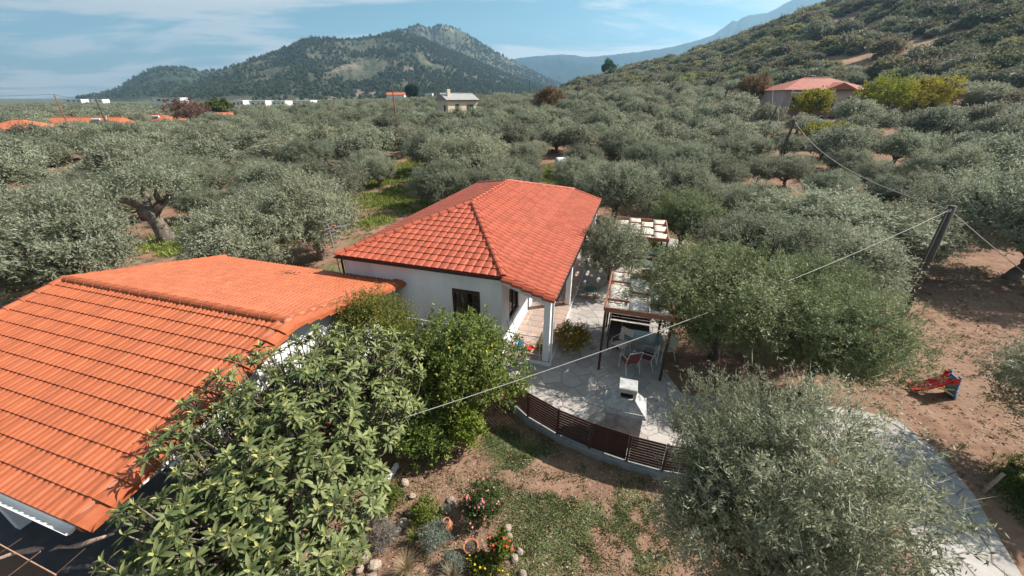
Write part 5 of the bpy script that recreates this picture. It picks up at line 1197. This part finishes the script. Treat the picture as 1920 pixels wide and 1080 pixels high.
# ------------------------------------------------------------------ the loquat: big leathery leaves in rosettes
def leaf_template(L, Wd, droop, curl):
    st_ = [(0, .10), (.18, .62), (.42, 1.0), (.70, .80), (.90, .36), (1., .02)]; V = []
    for t, w_ in st_:
        y_ = L*t*(1-.12*droop*t*t); z_ = -droop*L*t*t*.55; ww = Wd*w_/2
        V += [(-ww, y_, z_+curl*ww), (0, y_, z_), (ww, y_, z_+curl*ww)]
    Fc = [(3*k+q, 3*k+q+1, 3*k+q+4, 3*k+q+3) for k in range(5) for q in (0, 1)]
    return np.array(V), np.array(Fc)
TMP = [leaf_template(.20, .058, .6, .35), leaf_template(.225, .064, 1.0, .30), leaf_template(.175, .054, .25, .45), leaf_template(.14, .042, .15, .7)]
loq_m = LEAF('loquat_leaves', [(.062, .080, .028), (.108, .130, .046), (.162, .184, .070), (.222, .238, .10), (.35, .34, .12), (.42, .39, .14)], .5, .26, .14, .2)
LT = []
for k, (V, Fc) in enumerate(TMP):
    for ti in (0.15, .38, .58) if k < 3 else (.85, 1.0): LT.append((k, ti, npmesh('leaf', V, Fc, loq_m, [ti]*len(Fc), True)))
loq = thing('loquat_tree', 'spreading loquat tree with large ribbed leaves in rosettes beside the orange roof', 'tree', (-4.4, 5.55, gz(-4.4, 5.55)))
g = np.random.default_rng(41); lrad = np.array([2.3, 3.5, 1.6]); lz = 2.4
C, dd = crown_points(g, 1350, lrad, 22, -.7, (.5, 1.0)); rot = -.25; cr_, sr_ = math.cos(rot), math.sin(rot)
C[:, 2] += .16*np.clip(C[:, 1], -4, 1.5)      # the crown slopes down towards the garden
C = np.column_stack([C[:, 0]*cr_-C[:, 1]*sr_, C[:, 0]*sr_+C[:, 1]*cr_, C[:, 2]+lz]); dd = np.column_stack([dd[:, 0]*cr_-dd[:, 1]*sr_, dd[:, 0]*sr_+dd[:, 1]*cr_, dd[:, 2]])
# keep clear of the outbuilding's wall and of the roof plane
wc = C+np.array([-4.4, 5.55, 0]); rel = wc[:, :2]-np.array([-5.459, 8.094]); li = rel[:, 0]*math.cos(-.298)+rel[:, 1]*math.sin(-.298); lj = -rel[:, 0]*math.sin(-.298)+rel[:, 1]*math.cos(-.298)
okr = (li > .34) | ((li > .0) & (wc[:, 2] > zr-.24*np.abs(lj)+.28)); C = C[okr]; dd = dd[okr]
stems = MB(); items = []
for c, d in zip(C, dd):
    ax = unit(d*.6+np.array([0, 0, .75])+g.normal(size=3)*.25); e1 = unit(np.cross(ax, [.3, .5, .81])); e2 = np.cross(ax, e1)
    a_ = c-ax*g.uniform(.25, .5); stems.tube([tuple(a_-ax*.25-d*.15), tuple(a_), tuple(c)], [.018, .014, .010], 5)
    n = g.integers(8, 12); ph0 = g.uniform(0, 6.28)
    for k in range(n):
        ph = ph0+k*2.399; tilt = g.uniform(.75, 1.35); d0 = unit(ax*math.cos(tilt)+(e1*math.cos(ph)+e2*math.sin(ph))*math.sin(tilt)); items.append((c-ax*g.uniform(0, .09), d0, ax, g.integers(0, 9), g.uniform(.8, 1.15)))
    for k in range(g.integers(2, 5)):
        ph = g.uniform(0, 6.28); tilt = g.uniform(.15, .55); d0 = unit(ax*math.cos(tilt)+(e1*math.cos(ph)+e2*math.sin(ph))*math.sin(tilt)); items.append((c+ax*.01, d0, ax, 9+g.integers(0, 2), g.uniform(.75, 1.1)))
def leaf_matrix(P, d0, ax):
    y_ = unit(d0); x_ = unit(np.cross(y_, ax)); z_ = np.cross(x_, y_); return np.column_stack([x_, y_, z_])
base_w = np.array([-4.4, 5.55, 0]); cw_ = np.array([0, 0, HCAM])
def lscore(it): 
    P = it[0]+base_w; d = np.linalg.norm(P-cw_); return d-1.2*it[0][2]*.3-.35*float(np.dot(unit(cw_-P), it[2]))
def in_frame(it):
    P = it[0]+base_w; fz = P[1]*math.cos(TH)+(HCAM-P[2])*math.sin(TH); u = P[0]/fz*F_PX+960; v = 540-F_PX*(P[1]*math.sin(TH)-(HCAM-P[2])*math.cos(TH))/fz; return 0 < u < 1920 and 0 < v < 1080
items.sort(key=lambda it: (not in_frame(it), lscore(it)))
crown_ = empty('crown', (0, 0, 0), 0, loq)
Vs, Fs, Ts = [], [], []; nb = 0
for q, (P, d0, ax, ki, s_) in enumerate(items):
    Mx = leaf_matrix(P, d0, ax)*s_; k, ti, me = LT[ki]
    if q < 290:
        o = bpy.data.objects.new('leaf', me); m4 = np.eye(4); m4[:3, :3] = Mx; m4[:3, 3] = P; o.matrix_basis = Matrix(m4.tolist()); link(o, crown_)
    else:
        V, Fc = TMP[k]; Vs.append(V @ Mx.T+P); Fs.append(Fc+nb); nb += len(V); Ts += [min(1, max(0, ti+g.uniform(-.1, .1)))]*len(Fc)
tag(obj('inner_leaves', npmesh('inner_leaves', np.concatenate(Vs), np.concatenate(Fs), loq_m, Ts, True), crown_), kind='stuff')
stems.build('twigs', bark, loq)
tgt = C[g.choice(len(C), 9, replace=False)]*.85; obj('trunk', trunk_mesh('loquat_trunk', g, .7, .12, tgt, bark, (0, 0), 8), loq)
orange_m = M('orange_fruit', (.65, .13, .02), rough=.5)
for k in range(3): MB().lathe([(0, -.05), (.03, -.04), (.045, 0), (.03, .04), (0, .05)], 10).build('fruit', orange_m, loq, True, loc=tuple(Vector(px(612+6*k, 803-12*k, 2.35)+(2.35,))-Vector((-4.4, 5.55, 0))+Vector((.03*k, -.12, .1+.06*k))))

# ------------------------------------------------------------------ garden shrubs
def shrub(name, label, cat, loc, rad, zc, cols, seed, n=60, ntw=8, nlf=8, clump=.2, lL=.07, lW=.03, trunk=True, flowers=None, up=.4, spread=.8, rough=.45, group=None, zmin=-.5, shell=(.45, 1.), trans=.25):
    m_ = LEAF(name+'_leaves', cols, rough, trans, .08); g = np.random.default_rng(seed)
    t = thing(name, label, cat, (loc[0], loc[1], gz(*loc) if len(loc) < 3 else loc[2]), 0, group)
    C, d = crown_points(g, n, rad, 9, zmin, shell); C = C+np.array([0, 0, zc]); V, Qd, tt_ = twiggy(g, C, d, ntw, nlf, clump, lL, lW, up, spread)
    obj('foliage', npmesh('foliage', V, Qd, m_, tt_), t)
    if trunk: obj('stem', trunk_mesh('stem', g, zc*.45, max(.02, min(.09, rad[0]*.05)), C[g.choice(len(C), 5, replace=False)]*.9, bark, (0, 0), 6), t)
    if flowers:
        for fc, nn, size in flowers:
            fm_ = M('petals', fc, rough=.6, spec=.2); me = MB()
            for k in range(5):
                a_ = 2*math.pi*k/5; me.add([(0, 0, 0), (size*.5*math.cos(a_-.5), size*.5*math.sin(a_-.5), size*.25), (size*math.cos(a_), size*math.sin(a_), size*.3), (size*.5*math.cos(a_+.5), size*.5*math.sin(a_+.5), size*.25)], [(0, 1, 2, 3)])
            me.add([(-size*.35, 0, size*.35), (0, -size*.35, size*.4), (size*.35, 0, size*.35), (0, size*.35, size*.4)], [(0, 1, 2, 3)])
            me = me.mesh('blossom', fm_); top = C[np.argsort(-(C[:, 2]-zc)/rad[2]-.6*(-(C[:, 1])/rad[1])-g.uniform(0, .8, len(C)))][:max(8, nn)]
            for k in range(nn):
                P = top[k % len(top)]; off = P+unit(P-np.array([0, 0, zc*.5]))*clump*g.uniform(.6, 1.3)+g.normal(size=3)*clump*.5
                obj('blossom', me, t, tuple(off), (g.uniform(-.7, .7), g.uniform(-.7, .7), g.uniform(0, 6)))
    return t
LEM = [(.044, .074, .014), (.082, .125, .024), (.13, .175, .038), (.195, .235, .055), (.30, .31, .085)]
lem = shrub('lemon_tree', 'dense glossy green lemon tree at the fence end in front of the bungalow', 'tree', (-1.45, 8.95), (1.85, 1.6, 1.65), 1.6, LEM, 301, 430, 9, 9, .28, .095, .045, zmin=-.95)
lemon_m = M('lemon_skin', (.62, .42, .04), rough=.5)
g = np.random.default_rng(5)
for k in range(9):
    a_ = g.uniform(-2.9, -.3); e_ = g.uniform(-.1, 1.0); MB().lathe([(0, -.045), (.022, -.03), (.033, 0), (.022, .03), (0, .045)], 9).build('lemon', lemon_m, lem, True, loc=(1.6*math.cos(a_)*math.cos(e_), 1.4*math.sin(a_)*math.cos(e_), 1.75+1.35*math.sin(e_)))
shrub('orange_tree', 'deep green orange tree filling the gap between the loquat and the lemon tree', 'tree', (-3.0, 8.35), (1.25, 1.1, 1.3), 1.45, LEM, 330, 260, 9, 9, .28, .09, .04, zmin=-.95)
shrub('young_citrus', 'yellow-green young citrus shrub on the bare soil below the lemon tree', 'shrub', (-1.15, 7.45), (.5, .45, .8), .7, [(.06, .09, .012), (.12, .155, .02), (.20, .225, .035), (.30, .30, .06)], 302, 60, 7, 7, .17, .085, .04)
shrub('pomegranate_tree', 'fresh green pomegranate tree with orange-tinted tips rising past the outbuilding eave', 'tree', (-4.05, 9.6), (1.35, 1.1, 1.15), 2.65, [(.04, .062, .01), (.075, .105, .015), (.125, .145, .022), (.20, .17, .03), (.27, .15, .035)], 303, 300, 9, 9, .25, .06, .024)
shrub('thuja', 'soft upright green thuja beside the pomegranate', 'shrub', (-3.15, 9.3), (.55, .5, 1.2), 1.3, [(.05, .085, .012), (.085, .13, .018), (.13, .175, .03)], 304, 90, 9, 9, .2, .05, .012, up=1.2, spread=.4)
shrub('golden_thuja', 'small golden yellow thuja between the loquat and lemon tree', 'shrub', (-2.55, 8.55), (.30, .3, .85), 1.0, [(.20, .18, .02), (.32, .27, .035), (.45, .36, .06)], 305, 60, 9, 8, .15, .045, .012, up=1.2, spread=.4)
shrub('bare_climber', 'thin reddish climber on the railing between the two tiled houses', 'climber', (-2.55, 10.9), (.95, .45, .8), 1.3, [(.10, .05, .03), (.17, .085, .05), (.14, .12, .045), (.24, .15, .09)], 306, 40, 6, 5, .28, .05, .025)
tr = thing('garden_railing', 'thin metal rail frame behind the climber between the houses', 'railing', (-3.0, 11.0, 0), -.3)
for x in (-.9, 0, .9): MB().tube([(x, 0, -.2), (x, 0, 1.9)], .02, 6).build('upright', whitemetal, tr)
for z_ in (1.2, 1.88): MB().tube([(-.9, 0, z_), (.9, 0, z_)], .016, 6).build('rail', whitemetal, tr)
shrub('flowering_bush', 'dark bush speckled with yellow flowers at the porch post', 'bush', (2.3, 12.2, 0), (.78, .85, .50), .45, [(.045, .055, .010), (.10, .10, .014), (.22, .15, .015), (.36, .22, .015)], 307, 140, 8, 9, .17, .05, .024, flowers=[((.60, .34, .02), 90, .035)])
shrub('flowering_bush', 'little yellow flowering plant inside the porch rail', 'plant', tuple(on_house(7.75, .55)), (.17, .17, .2), .28, [(.05, .06, .01), (.11, .10, .015), (.25, .18, .02)], 308, 24, 6, 6, .08, .05, .02, flowers=[((.75, .45, .03), 10, .03)])
shrub('rose_bush', 'pink flowering rose bush on the lawn edge behind the terracotta pot', 'bush', (-.58, 5.62), (.50, .44, .42), .42, [(.025, .045, .014), (.05, .08, .022), (.08, .115, .035)], 309, 90, 8, 8, .14, .05, .026, flowers=[((.72, .20, .22), 46, .032), ((.80, .42, .40), 14, .028)])
pot_me = lambda m_, s_: m_.lathe([(0, .01), (.10*s_, .01), (.15*s_, .24*s_), (.172*s_, .245*s_), (.172*s_, .29*s_), (.145*s_, .29*s_), (.135*s_, .24*s_), (0, .24*s_)], 20)
def potted(label, x, y, s_, plant=None):
    t = thing('plant_pot', label, 'pot', (x, y, gz(x, y)))
    pot_me(MB(), s_).build('pot', terra, t, True); MB().lathe([(0, .255*s_), (.138*s_, .25*s_)], 16).build('soil', barkd, t)
    return t
pp = potted('round terracotta pot holding a sparse twiggy plant by the rose bush', -.86, 4.80, .95); 
for k in range(6): a_ = k*1.05; MB().tube([(.02*math.cos(a_), .02*math.sin(a_), .22), (.08*math.cos(a_), .08*math.sin(a_), .36), (.13*math.cos(a_+.4), .13*math.sin(a_+.4), .50)], [.006, .005, .003], 5).build('stem', bark, pp)
potted('terracotta pot with scarlet geraniums at the corner of the flower bed', -.22, 4.72, 1.0)
shrub('geranium', 'scarlet geranium growing out of the corner terracotta pot', 'plant', (-.22, 4.72), (.26, .24, .2), .45, [(.04, .065, .012), (.075, .11, .02), (.12, .15, .03)], 310, 34, 6, 6, .09, .06, .045, False, [((.75, .08, .03), 22, .035)])
shrub('yellow_daisy_plant', 'low plant with small yellow flowers between the two terracotta pots', 'plant', (-.55, 4.5), (.42, .26, .16), .16, [(.05, .075, .014), (.09, .12, .022), (.15, .165, .035)], 311, 50, 6, 7, .1, .06, .018, False, [((.80, .50, .03), 26, .028)])
jar = thing('clay_jar', 'tall terracotta jar standing behind the grey santolina', 'jar', (px(838, 985, .1)[0], px(838, 985, .1)[1], gz(-1.2, 5.4)))
MB().lathe([(0, 0), (.07, 0), (.13, .12), (.14, .22), (.10, .32), (.06, .36), (.075, .40), (.06, .40), (.05, .36), (.09, .30), (0, .06)], 18).build('vessel', terra, jar, True)
SANT = [(.10, .12, .095), (.15, .17, .13), (.22, .24, .19), (.29, .30, .25)]
shrub('santolina', 'grey-green santolina cushion beside the clay jar', 'shrub', px(815, 1005, .1), (.34, .30, .24), .22, SANT, 312, 60, 8, 8, .1, .05, .01, False, up=1., spread=.5)
shrub('santolina', 'smaller grey santolina cushion at the lower edge of the bed', 'shrub', px(850, 1052, .1), (.24, .22, .2), .18, SANT, 313, 40, 8, 8, .09, .05, .01, False, up=1., spread=.5)
shrub('lavender', 'dry purplish grey lavender clump between rocks and white edging', 'shrub', px(722, 1005, .1), (.32, .30, .26), .22, [(.12, .10, .09), (.19, .165, .145), (.27, .24, .22)], 314, 60, 7, 7, .11, .07, .008, False, up=1., spread=.5)
def grass_tuft(label, loc, n, ln, cols, seed):
    g = np.random.default_rng(seed); m_ = LEAF('tuft_blades', cols, .6, .3, .05); t = thing('grass_tuft', label, 'grass', (loc[0], loc[1], gz(*loc)))
    Vs, Fs, Ts = [], [], []; b = 0
    for k in range(n):
        a_ = g.uniform(0, 6.28); sp = g.uniform(.2, 1.1); L_ = ln*g.uniform(.6, 1.1); r0_ = g.uniform(0, .05); d = np.array([math.cos(a_), math.sin(a_), 0]); s = np.array([-d[1], d[0], 0])*.006
        for q, tq in enumerate((0, .4, .75, 1.)): P = d*(r0_+L_*sp*.55*tq**1.8)+np.array([0, 0, L_*(tq-.35*sp*tq**2.4)]); Vs += [P-s*(1-tq*.9), P+s*(1-tq*.9)]
        Fs += [(b+2*q, b+2*q+1, b+2*q+3, b+2*q+2) for q in range(3)]; Ts += [g.uniform(0, 1)]*3; b += 8
    obj('blades', npmesh('blades', np.array(Vs), np.array(Fs), m_, Ts), t)
STRAW = [(.30, .22, .12), (.42, .32, .19), (.55, .44, .29)]
grass_tuft('straw coloured feather grass clump nearest the lavender', px(762, 1068, 0), 260, .55, STRAW, 1); grass_tuft('straw coloured feather grass clump in front of the terracotta pot', px(848, 1082, 0), 220, .50, STRAW, 2)
grass_tuft('green ornamental grass clump above the straw grasses', px(778, 1008, 0), 200, .45, [(.12, .13, .03), (.20, .20, .05), (.32, .29, .12)], 3)
shrub('fern_like_shrub', 'feathery bright green shrub between the loquat and white edging strip', 'shrub', px(655, 905, .3), (.42, .4, .4), .45, [(.03, .065, .012), (.05, .105, .02), (.08, .15, .03)], 315, 60, 8, 9, .16, .05, .014, up=.8)
shrub('hedge_shrub', 'leafy dark green shrub over the white edging strip', 'shrub', px(722, 935, .25), (.35, .42, .35), .36, [(.035, .06, .012), (.06, .095, .018), (.11, .145, .025), (.2, .21, .05)], 316, 55, 8, 7, .15, .05, .026)
shrub('hedge_shrub', 'lime green leafy shrub by the pale rocks', 'shrub', px(795, 960, .15), (.30, .32, .24), .24, [(.07, .09, .015), (.13, .15, .025), (.22, .22, .04)], 317, 40, 7, 7, .13, .055, .03)
shrub('ground_shrub', 'deep green shrub in the shade between lemon and loquat', 'shrub', (-2.3, 7.35), (.95, .7, .7), .6, LEM, 318, 130, 8, 8, .2, .08, .035)
shrub('bougainvillea', 'young shrub with magenta blooms at the lower end of the white edging', 'shrub', px(628, 1048, .2), (.34, .34, .38), .38, [(.07, .10, .02), (.13, .17, .03), (.22, .25, .06)], 319, 36, 7, 6, .15, .09, .05, flowers=[((.62, .01, .12), 6, .05)])
shrub('ivy', 'low dark shrub at the garden edge of the stone path', 'shrub', (12.6, 5.5), (.8, .9, .45), .35, [(.03, .045, .012), (.055, .075, .018), (.09, .11, .03)], 320, 70, 8, 7, .22, .07, .03)
# white edging strip
e0, e1_ = px(648, 1014, .0), px(745, 868, .0); ev = Vector((e1_[0]-e0[0], e1_[1]-e0[1], 0)); en = 6
ed = thing('edging_strip', 'white painted concrete edging strip running between rocks and loquat', 'edging', (e0[0], e0[1], -.1), math.atan2(ev.y, ev.x))
for k in range(en): MB().bbox(-.6+(ev.length+.6)*k/en+.004, -.6+(ev.length+.6)*(k+1)/en-.004, -.045, .045, -.1, .12+.006*(k % 2), .012).build('edging_block', white, ed)
# rocks
def rock_mesh(seed):
    g = np.random.default_rng(seed); mb = MB().lathe([(.02, -.5), (.35, -.45), (.52, -.12), (.5, .2), (.3, .45), (.02, .5)], 9); V = np.array(mb.v); n = unit(V)
    k = .75+.5*np.array([float(fbm(p[0]*2.1+seed*3, p[1]*2.1+p[2]*2.7, seed, 3)) for p in n]); mb.v = [tuple(p) for p in V*k[:, None]]; return mb.mesh('rock', rock)
RK = [rock_mesh(s_) for s_ in range(6)]
gr = random.Random(14)
def rocks(pl, label, group, s0, s1):
    for (u, v) in pl:
        x, y = px(u, v, .02); o = obj('rock', RK[gr.randrange(6)], None, (x, y, gz(x, y)+.04), (gr.uniform(-.3, .3), gr.uniform(-.3, .3), gr.uniform(0, 6))); s_ = gr.uniform(s0, s1); o.scale = (s_*1.2, s_, s_*.8); tag(o, label, 'rock', group)
rocks([(690, 970), (705, 948), (668, 990), (682, 1040), (672, 1062), (695, 1078), (660, 1030), (700, 1055), (715, 965), (678, 1010)], 'pale pitted rock lining the white edging strip', 'rocks along the edging strip', .16, .27)
rocks([(765, 955), (772, 925), (758, 900), (785, 945), (800, 935), (835, 950), (845, 935), (755, 975), (745, 990)], 'weathered brownish rock edging the flower bed towards the lawn', 'rocks edging the flower bed', .15, .27)
rocks([(955, 1000), (958, 1020), (965, 1042), (975, 1030), (952, 985), (980, 1070)], 'whitish rock beside the rose bush and geranium pot', 'rocks by the rose bush', .10, .18)
rocks([(735, 770), (752, 780), (770, 775), (725, 790), (748, 800), (712, 775), (765, 795), (780, 760), (640, 870), (628, 885), (612, 872)], 'grey rock of the rough stone edging in the shade under the loquat', 'rocks under the loquat', .2, .36)
x_, y_ = px(773, 735, .25); o = obj('boulder', RK[2], None, (x_, y_, .15), (0, 0, 1)); o.scale = (.55, .5, .5); tag(o, 'smooth pale boulder between the loquat and the lemon tree', 'boulder')
# bare vine and canes in front of the dark porch
def P3(u, v, z): x, y = px(u, v, z); return (x, y, z)
vn_ = thing('grapevine', 'bare pale grapevine stem stretched along the dark porch opening', 'vine', (-8.5, 3.0, -.05)); ofs = Vector((-8.5, 3.0, -.05))
L3 = lambda pts: [tuple(Vector(P3(*p))-ofs) for p in pts]
MB().tube(L3([(-60, 1062, 1.9), (0, 1047, 1.9), (30, 1036, 1.9), (62, 1031, 1.92), (82, 1028, 1.95)]), [.03, .028, .034, .05, .02], 7).build('stem', vinebark, vn_, True)
MB().tube(L3([(92, 1034, 1.9), (110, 1025, 1.9), (128, 1026, 1.92), (150, 1022, 1.95), (180, 1012, 2.0), (215, 1000, 2.05)]), [.005, .03, .02, .045, .035, .015], 7).build('stem', vinebark, vn_, True)
MB().tube([tuple(Vector(P3(-60, 1062, 1.9))-ofs), tuple(Vector(P3(-70, 1075, 1.2))-ofs), tuple(Vector(P3(-75, 1080, .6))-ofs+Vector((0, 0, -.55)))], [.03, .04, .05], 7).build('trunk', vinebark, vn_, True)
cn = thing('cane_trellis', 'thin reddish canes tied crosswise below the white gutter', 'trellis', (-8.2, 3.0, -.05)); ofs = Vector((-8.2, 3.0, -.05))
for a_, b_ in (((-20, 1050, 1.7), (40, 1010, 2.1)), ((10, 1085, 1.7), (76, 1034, 2.1)), ((95, 1085, 1.7), (160, 1028, 2.1)), ((-20, 1010, 1.95), (105, 1078, 1.95))): MB().tube(L3([a_, b_]), .009, 6).build('cane', cane, cn)

# ------------------------------------------------------------------ grass
def grass_field(name, label, boxes, n, hmin, hmax, cols, seed):
    g = np.random.default_rng(seed); Ps = []
    for (x0, x1, y0, y1, k) in boxes: q = np.column_stack([g.uniform(x0, x1, int(n*k)), g.uniform(y0, y1, int(n*k))]); Ps.append(q)
    P = np.concatenate(Ps); m_ = grassmask(P[:, 0], P[:, 1]); P = P[m_ > g.uniform(.15, .9, len(P))]; n_ = len(P); z = ground_z(P[:, 0], P[:, 1])-.01
    L_ = g.uniform(hmin, hmax, n_); D = np.column_stack([g.normal(size=n_)*.5, g.normal(size=n_)*.5, np.ones(n_)]); Nn = g.normal(size=(n_, 3))
    V, Qd = leafquads(np.column_stack([P, z]), D, Nn, L_, L_*.16+.006); tag(obj(name, npmesh(name, V, Qd, LEAF(name+'_blades', cols, .6, .3, .0), g.uniform(0, 1, n_))), label, kind='stuff')
GR = [(.06, .082, .03), (.10, .13, .045), (.155, .18, .068), (.27, .25, .13)]
grass_field('lawn_grass', 'patchy grass on the bare garden soil', [(-2, 4, 4, 9, 1.)], 110000, .025, .07, GR, 1)
grass_field('verge_grass', 'grass beside the stone path', [(11, 16, 2.5, 7.5, 1.)], 40000, .05, .15, [(.04, .07, .012), (.075, .12, .02), (.12, .17, .03)], 2)
grass_field('clearing_grass', 'bright grass in the clearing behind the bungalow', [(-20, -4, 25, 58, 1.), (5, 11, 22, 27, .15), (-27, -14, 20, 32, .5), (0, 8, 41, 53, .25)], 100000, .12, .4, [(.11, .145, .022), (.17, .205, .035), (.23, .255, .055), (.32, .30, .10)], 3)

# dry leaves, twigs and crumbs of earth on the bare ground
def litter(name, label, x0, x1, y0, y1, n, seed, smin, smax, avoid=()):
    g = np.random.default_rng(seed); P = np.column_stack([g.uniform(x0, x1, n), g.uniform(y0, y1, n)]); P = P[fbm(P[:, 0]*.8, P[:, 1]*.8, seed, 3) > g.uniform(.3, .7, n)]
    keep = np.array([not any(inside(p, a_) for a_ in avoid) for p in P]); P = P[keep]; n = len(P)
    z = ground_z(P[:, 0], P[:, 1])+(fbm(P[:, 0]*1.7, P[:, 1]*1.7, 40, 4)-.5)*.07+.008
    D = np.column_stack([g.normal(size=(n, 2)), g.normal(size=n)*.25]); Nn = np.column_stack([g.normal(size=(n, 2))*.35, np.ones(n)]); L_ = g.uniform(smin, smax, n)
    V, Qd = leafquads(np.column_stack([P, z]), D, Nn, L_, L_*g.uniform(.2, .7, n)); tag(obj(name, npmesh(name, V, Qd, LEAF(name, [(.07, .04, .025), (.16, .10, .065), (.26, .19, .12), (.40, .32, .24)], .9, .1, 0), g.uniform(0, 1, n))), label, kind='stuff')
litter('leaf_litter', 'dry leaves and crumbs of earth on the garden soil', -4.5, 5, 3.2, 9.5, 30000, 1, .015, .075, (PATIO,))
litter('earth_litter', 'dry leaves and twigs on the bare earth by the toy slide', 11.2, 27, 6, 20, 24000, 2, .03, .14, (PATH, PATIO))

# pebbles and ragged weeds on the bare soil
def pebbles(name, label, x0, x1, y0, y1, n, seed, smin, smax, avoid=()):
    g = np.random.default_rng(seed); P = np.column_stack([g.uniform(x0, x1, n), g.uniform(y0, y1, n)]); P = np.array([p for p in P if not any(inside(p, a_) for a_ in avoid)]); n = len(P)
    z = ground_z(P[:, 0], P[:, 1])+(fbm(P[:, 0]*1.7, P[:, 1]*1.7, 40, 4)-.5)*.07; s = g.uniform(smin, smax, n)**1.0
    base = unit(np.array([(1, 0, .1), (.3, .9, .2), (-.8, .6, 0), (-.8, -.6, .15), (.3, -.9, .05), (0, 0, 1.)])); Fc = np.array([(0, 1, 5), (1, 2, 5), (2, 3, 5), (3, 4, 5), (4, 0, 5)])
    V = base[None]*s[:, None, None]*g.uniform(.6, 1.3, (n, 6, 1))*np.array([1, 1, .6])+np.column_stack([P, z])[:, None]; Qd = (Fc[None]+6*np.arange(n)[:, None, None]).reshape(-1, 3)
    tag(obj(name, npmesh(name, V.reshape(-1, 3), Qd, LEAF(name, [(.13, .08, .06), (.24, .165, .12), (.36, .28, .22)], .95, 0, 0, .05), np.repeat(g.uniform(0, 1, n), 5))), label, kind='stuff')
pebbles('garden_pebbles', 'pebbles and clods on the garden soil', -4.5, 5, 3.2, 9.5, 2600, 5, .008, .035, (PATIO,))
pebbles('earth_clods', 'pebbles and clods on the earth by the toy slide', 11.2, 27, 5, 20, 3500, 6, .012, .06, (PATH, PATIO))
def weeds(name, label, boxes, n, seed, avoid):
    g = np.random.default_rng(seed); C = np.concatenate([np.column_stack([g.uniform(a, b, int(n*k)), g.uniform(c, d, int(n*k))]) for a, b, c, d, k in boxes]); C = np.array([p for p in C if not any(inside(p, a_) for a_ in avoid)])
    m = 26; i = np.repeat(np.arange(len(C)), m); sz = g.uniform(.04, .16, len(C))[i]; P = C[i]+g.normal(size=(len(i), 2))*sz[:, None]*.6; z = ground_z(P[:, 0], P[:, 1])
    D = np.column_stack([g.normal(size=(len(i), 2))*.8, np.ones(len(i))]); V, Qd = leafquads(np.column_stack([P, z]), D, g.normal(size=(len(i), 3)), sz*g.uniform(.5, 1.2, len(i)), sz*.14+.004)
    tag(obj(name, npmesh(name, V, Qd, LEAF(name, [(.07, .085, .03), (.13, .135, .05), (.24, .20, .10), (.38, .30, .18)], .7, .25, 0, .08), np.clip(g.uniform(0, 1, len(C))[i]*.7+g.uniform(0, .3, len(i)), 0, 1))), label, kind='stuff')
weeds('garden_weeds', 'ragged dry weeds dotted over the garden soil', [(-4, 5, 3.5, 9.5, 1.)], 520, 9, (PATIO,))
weeds('earth_weeds', 'ragged weeds on the bare earth', [(11.3, 27, 5, 20, .6), (-14, -5, 24, 60, .8), (-26, -10, 14, 30, .8)], 900, 10, (PATH, PATIO))
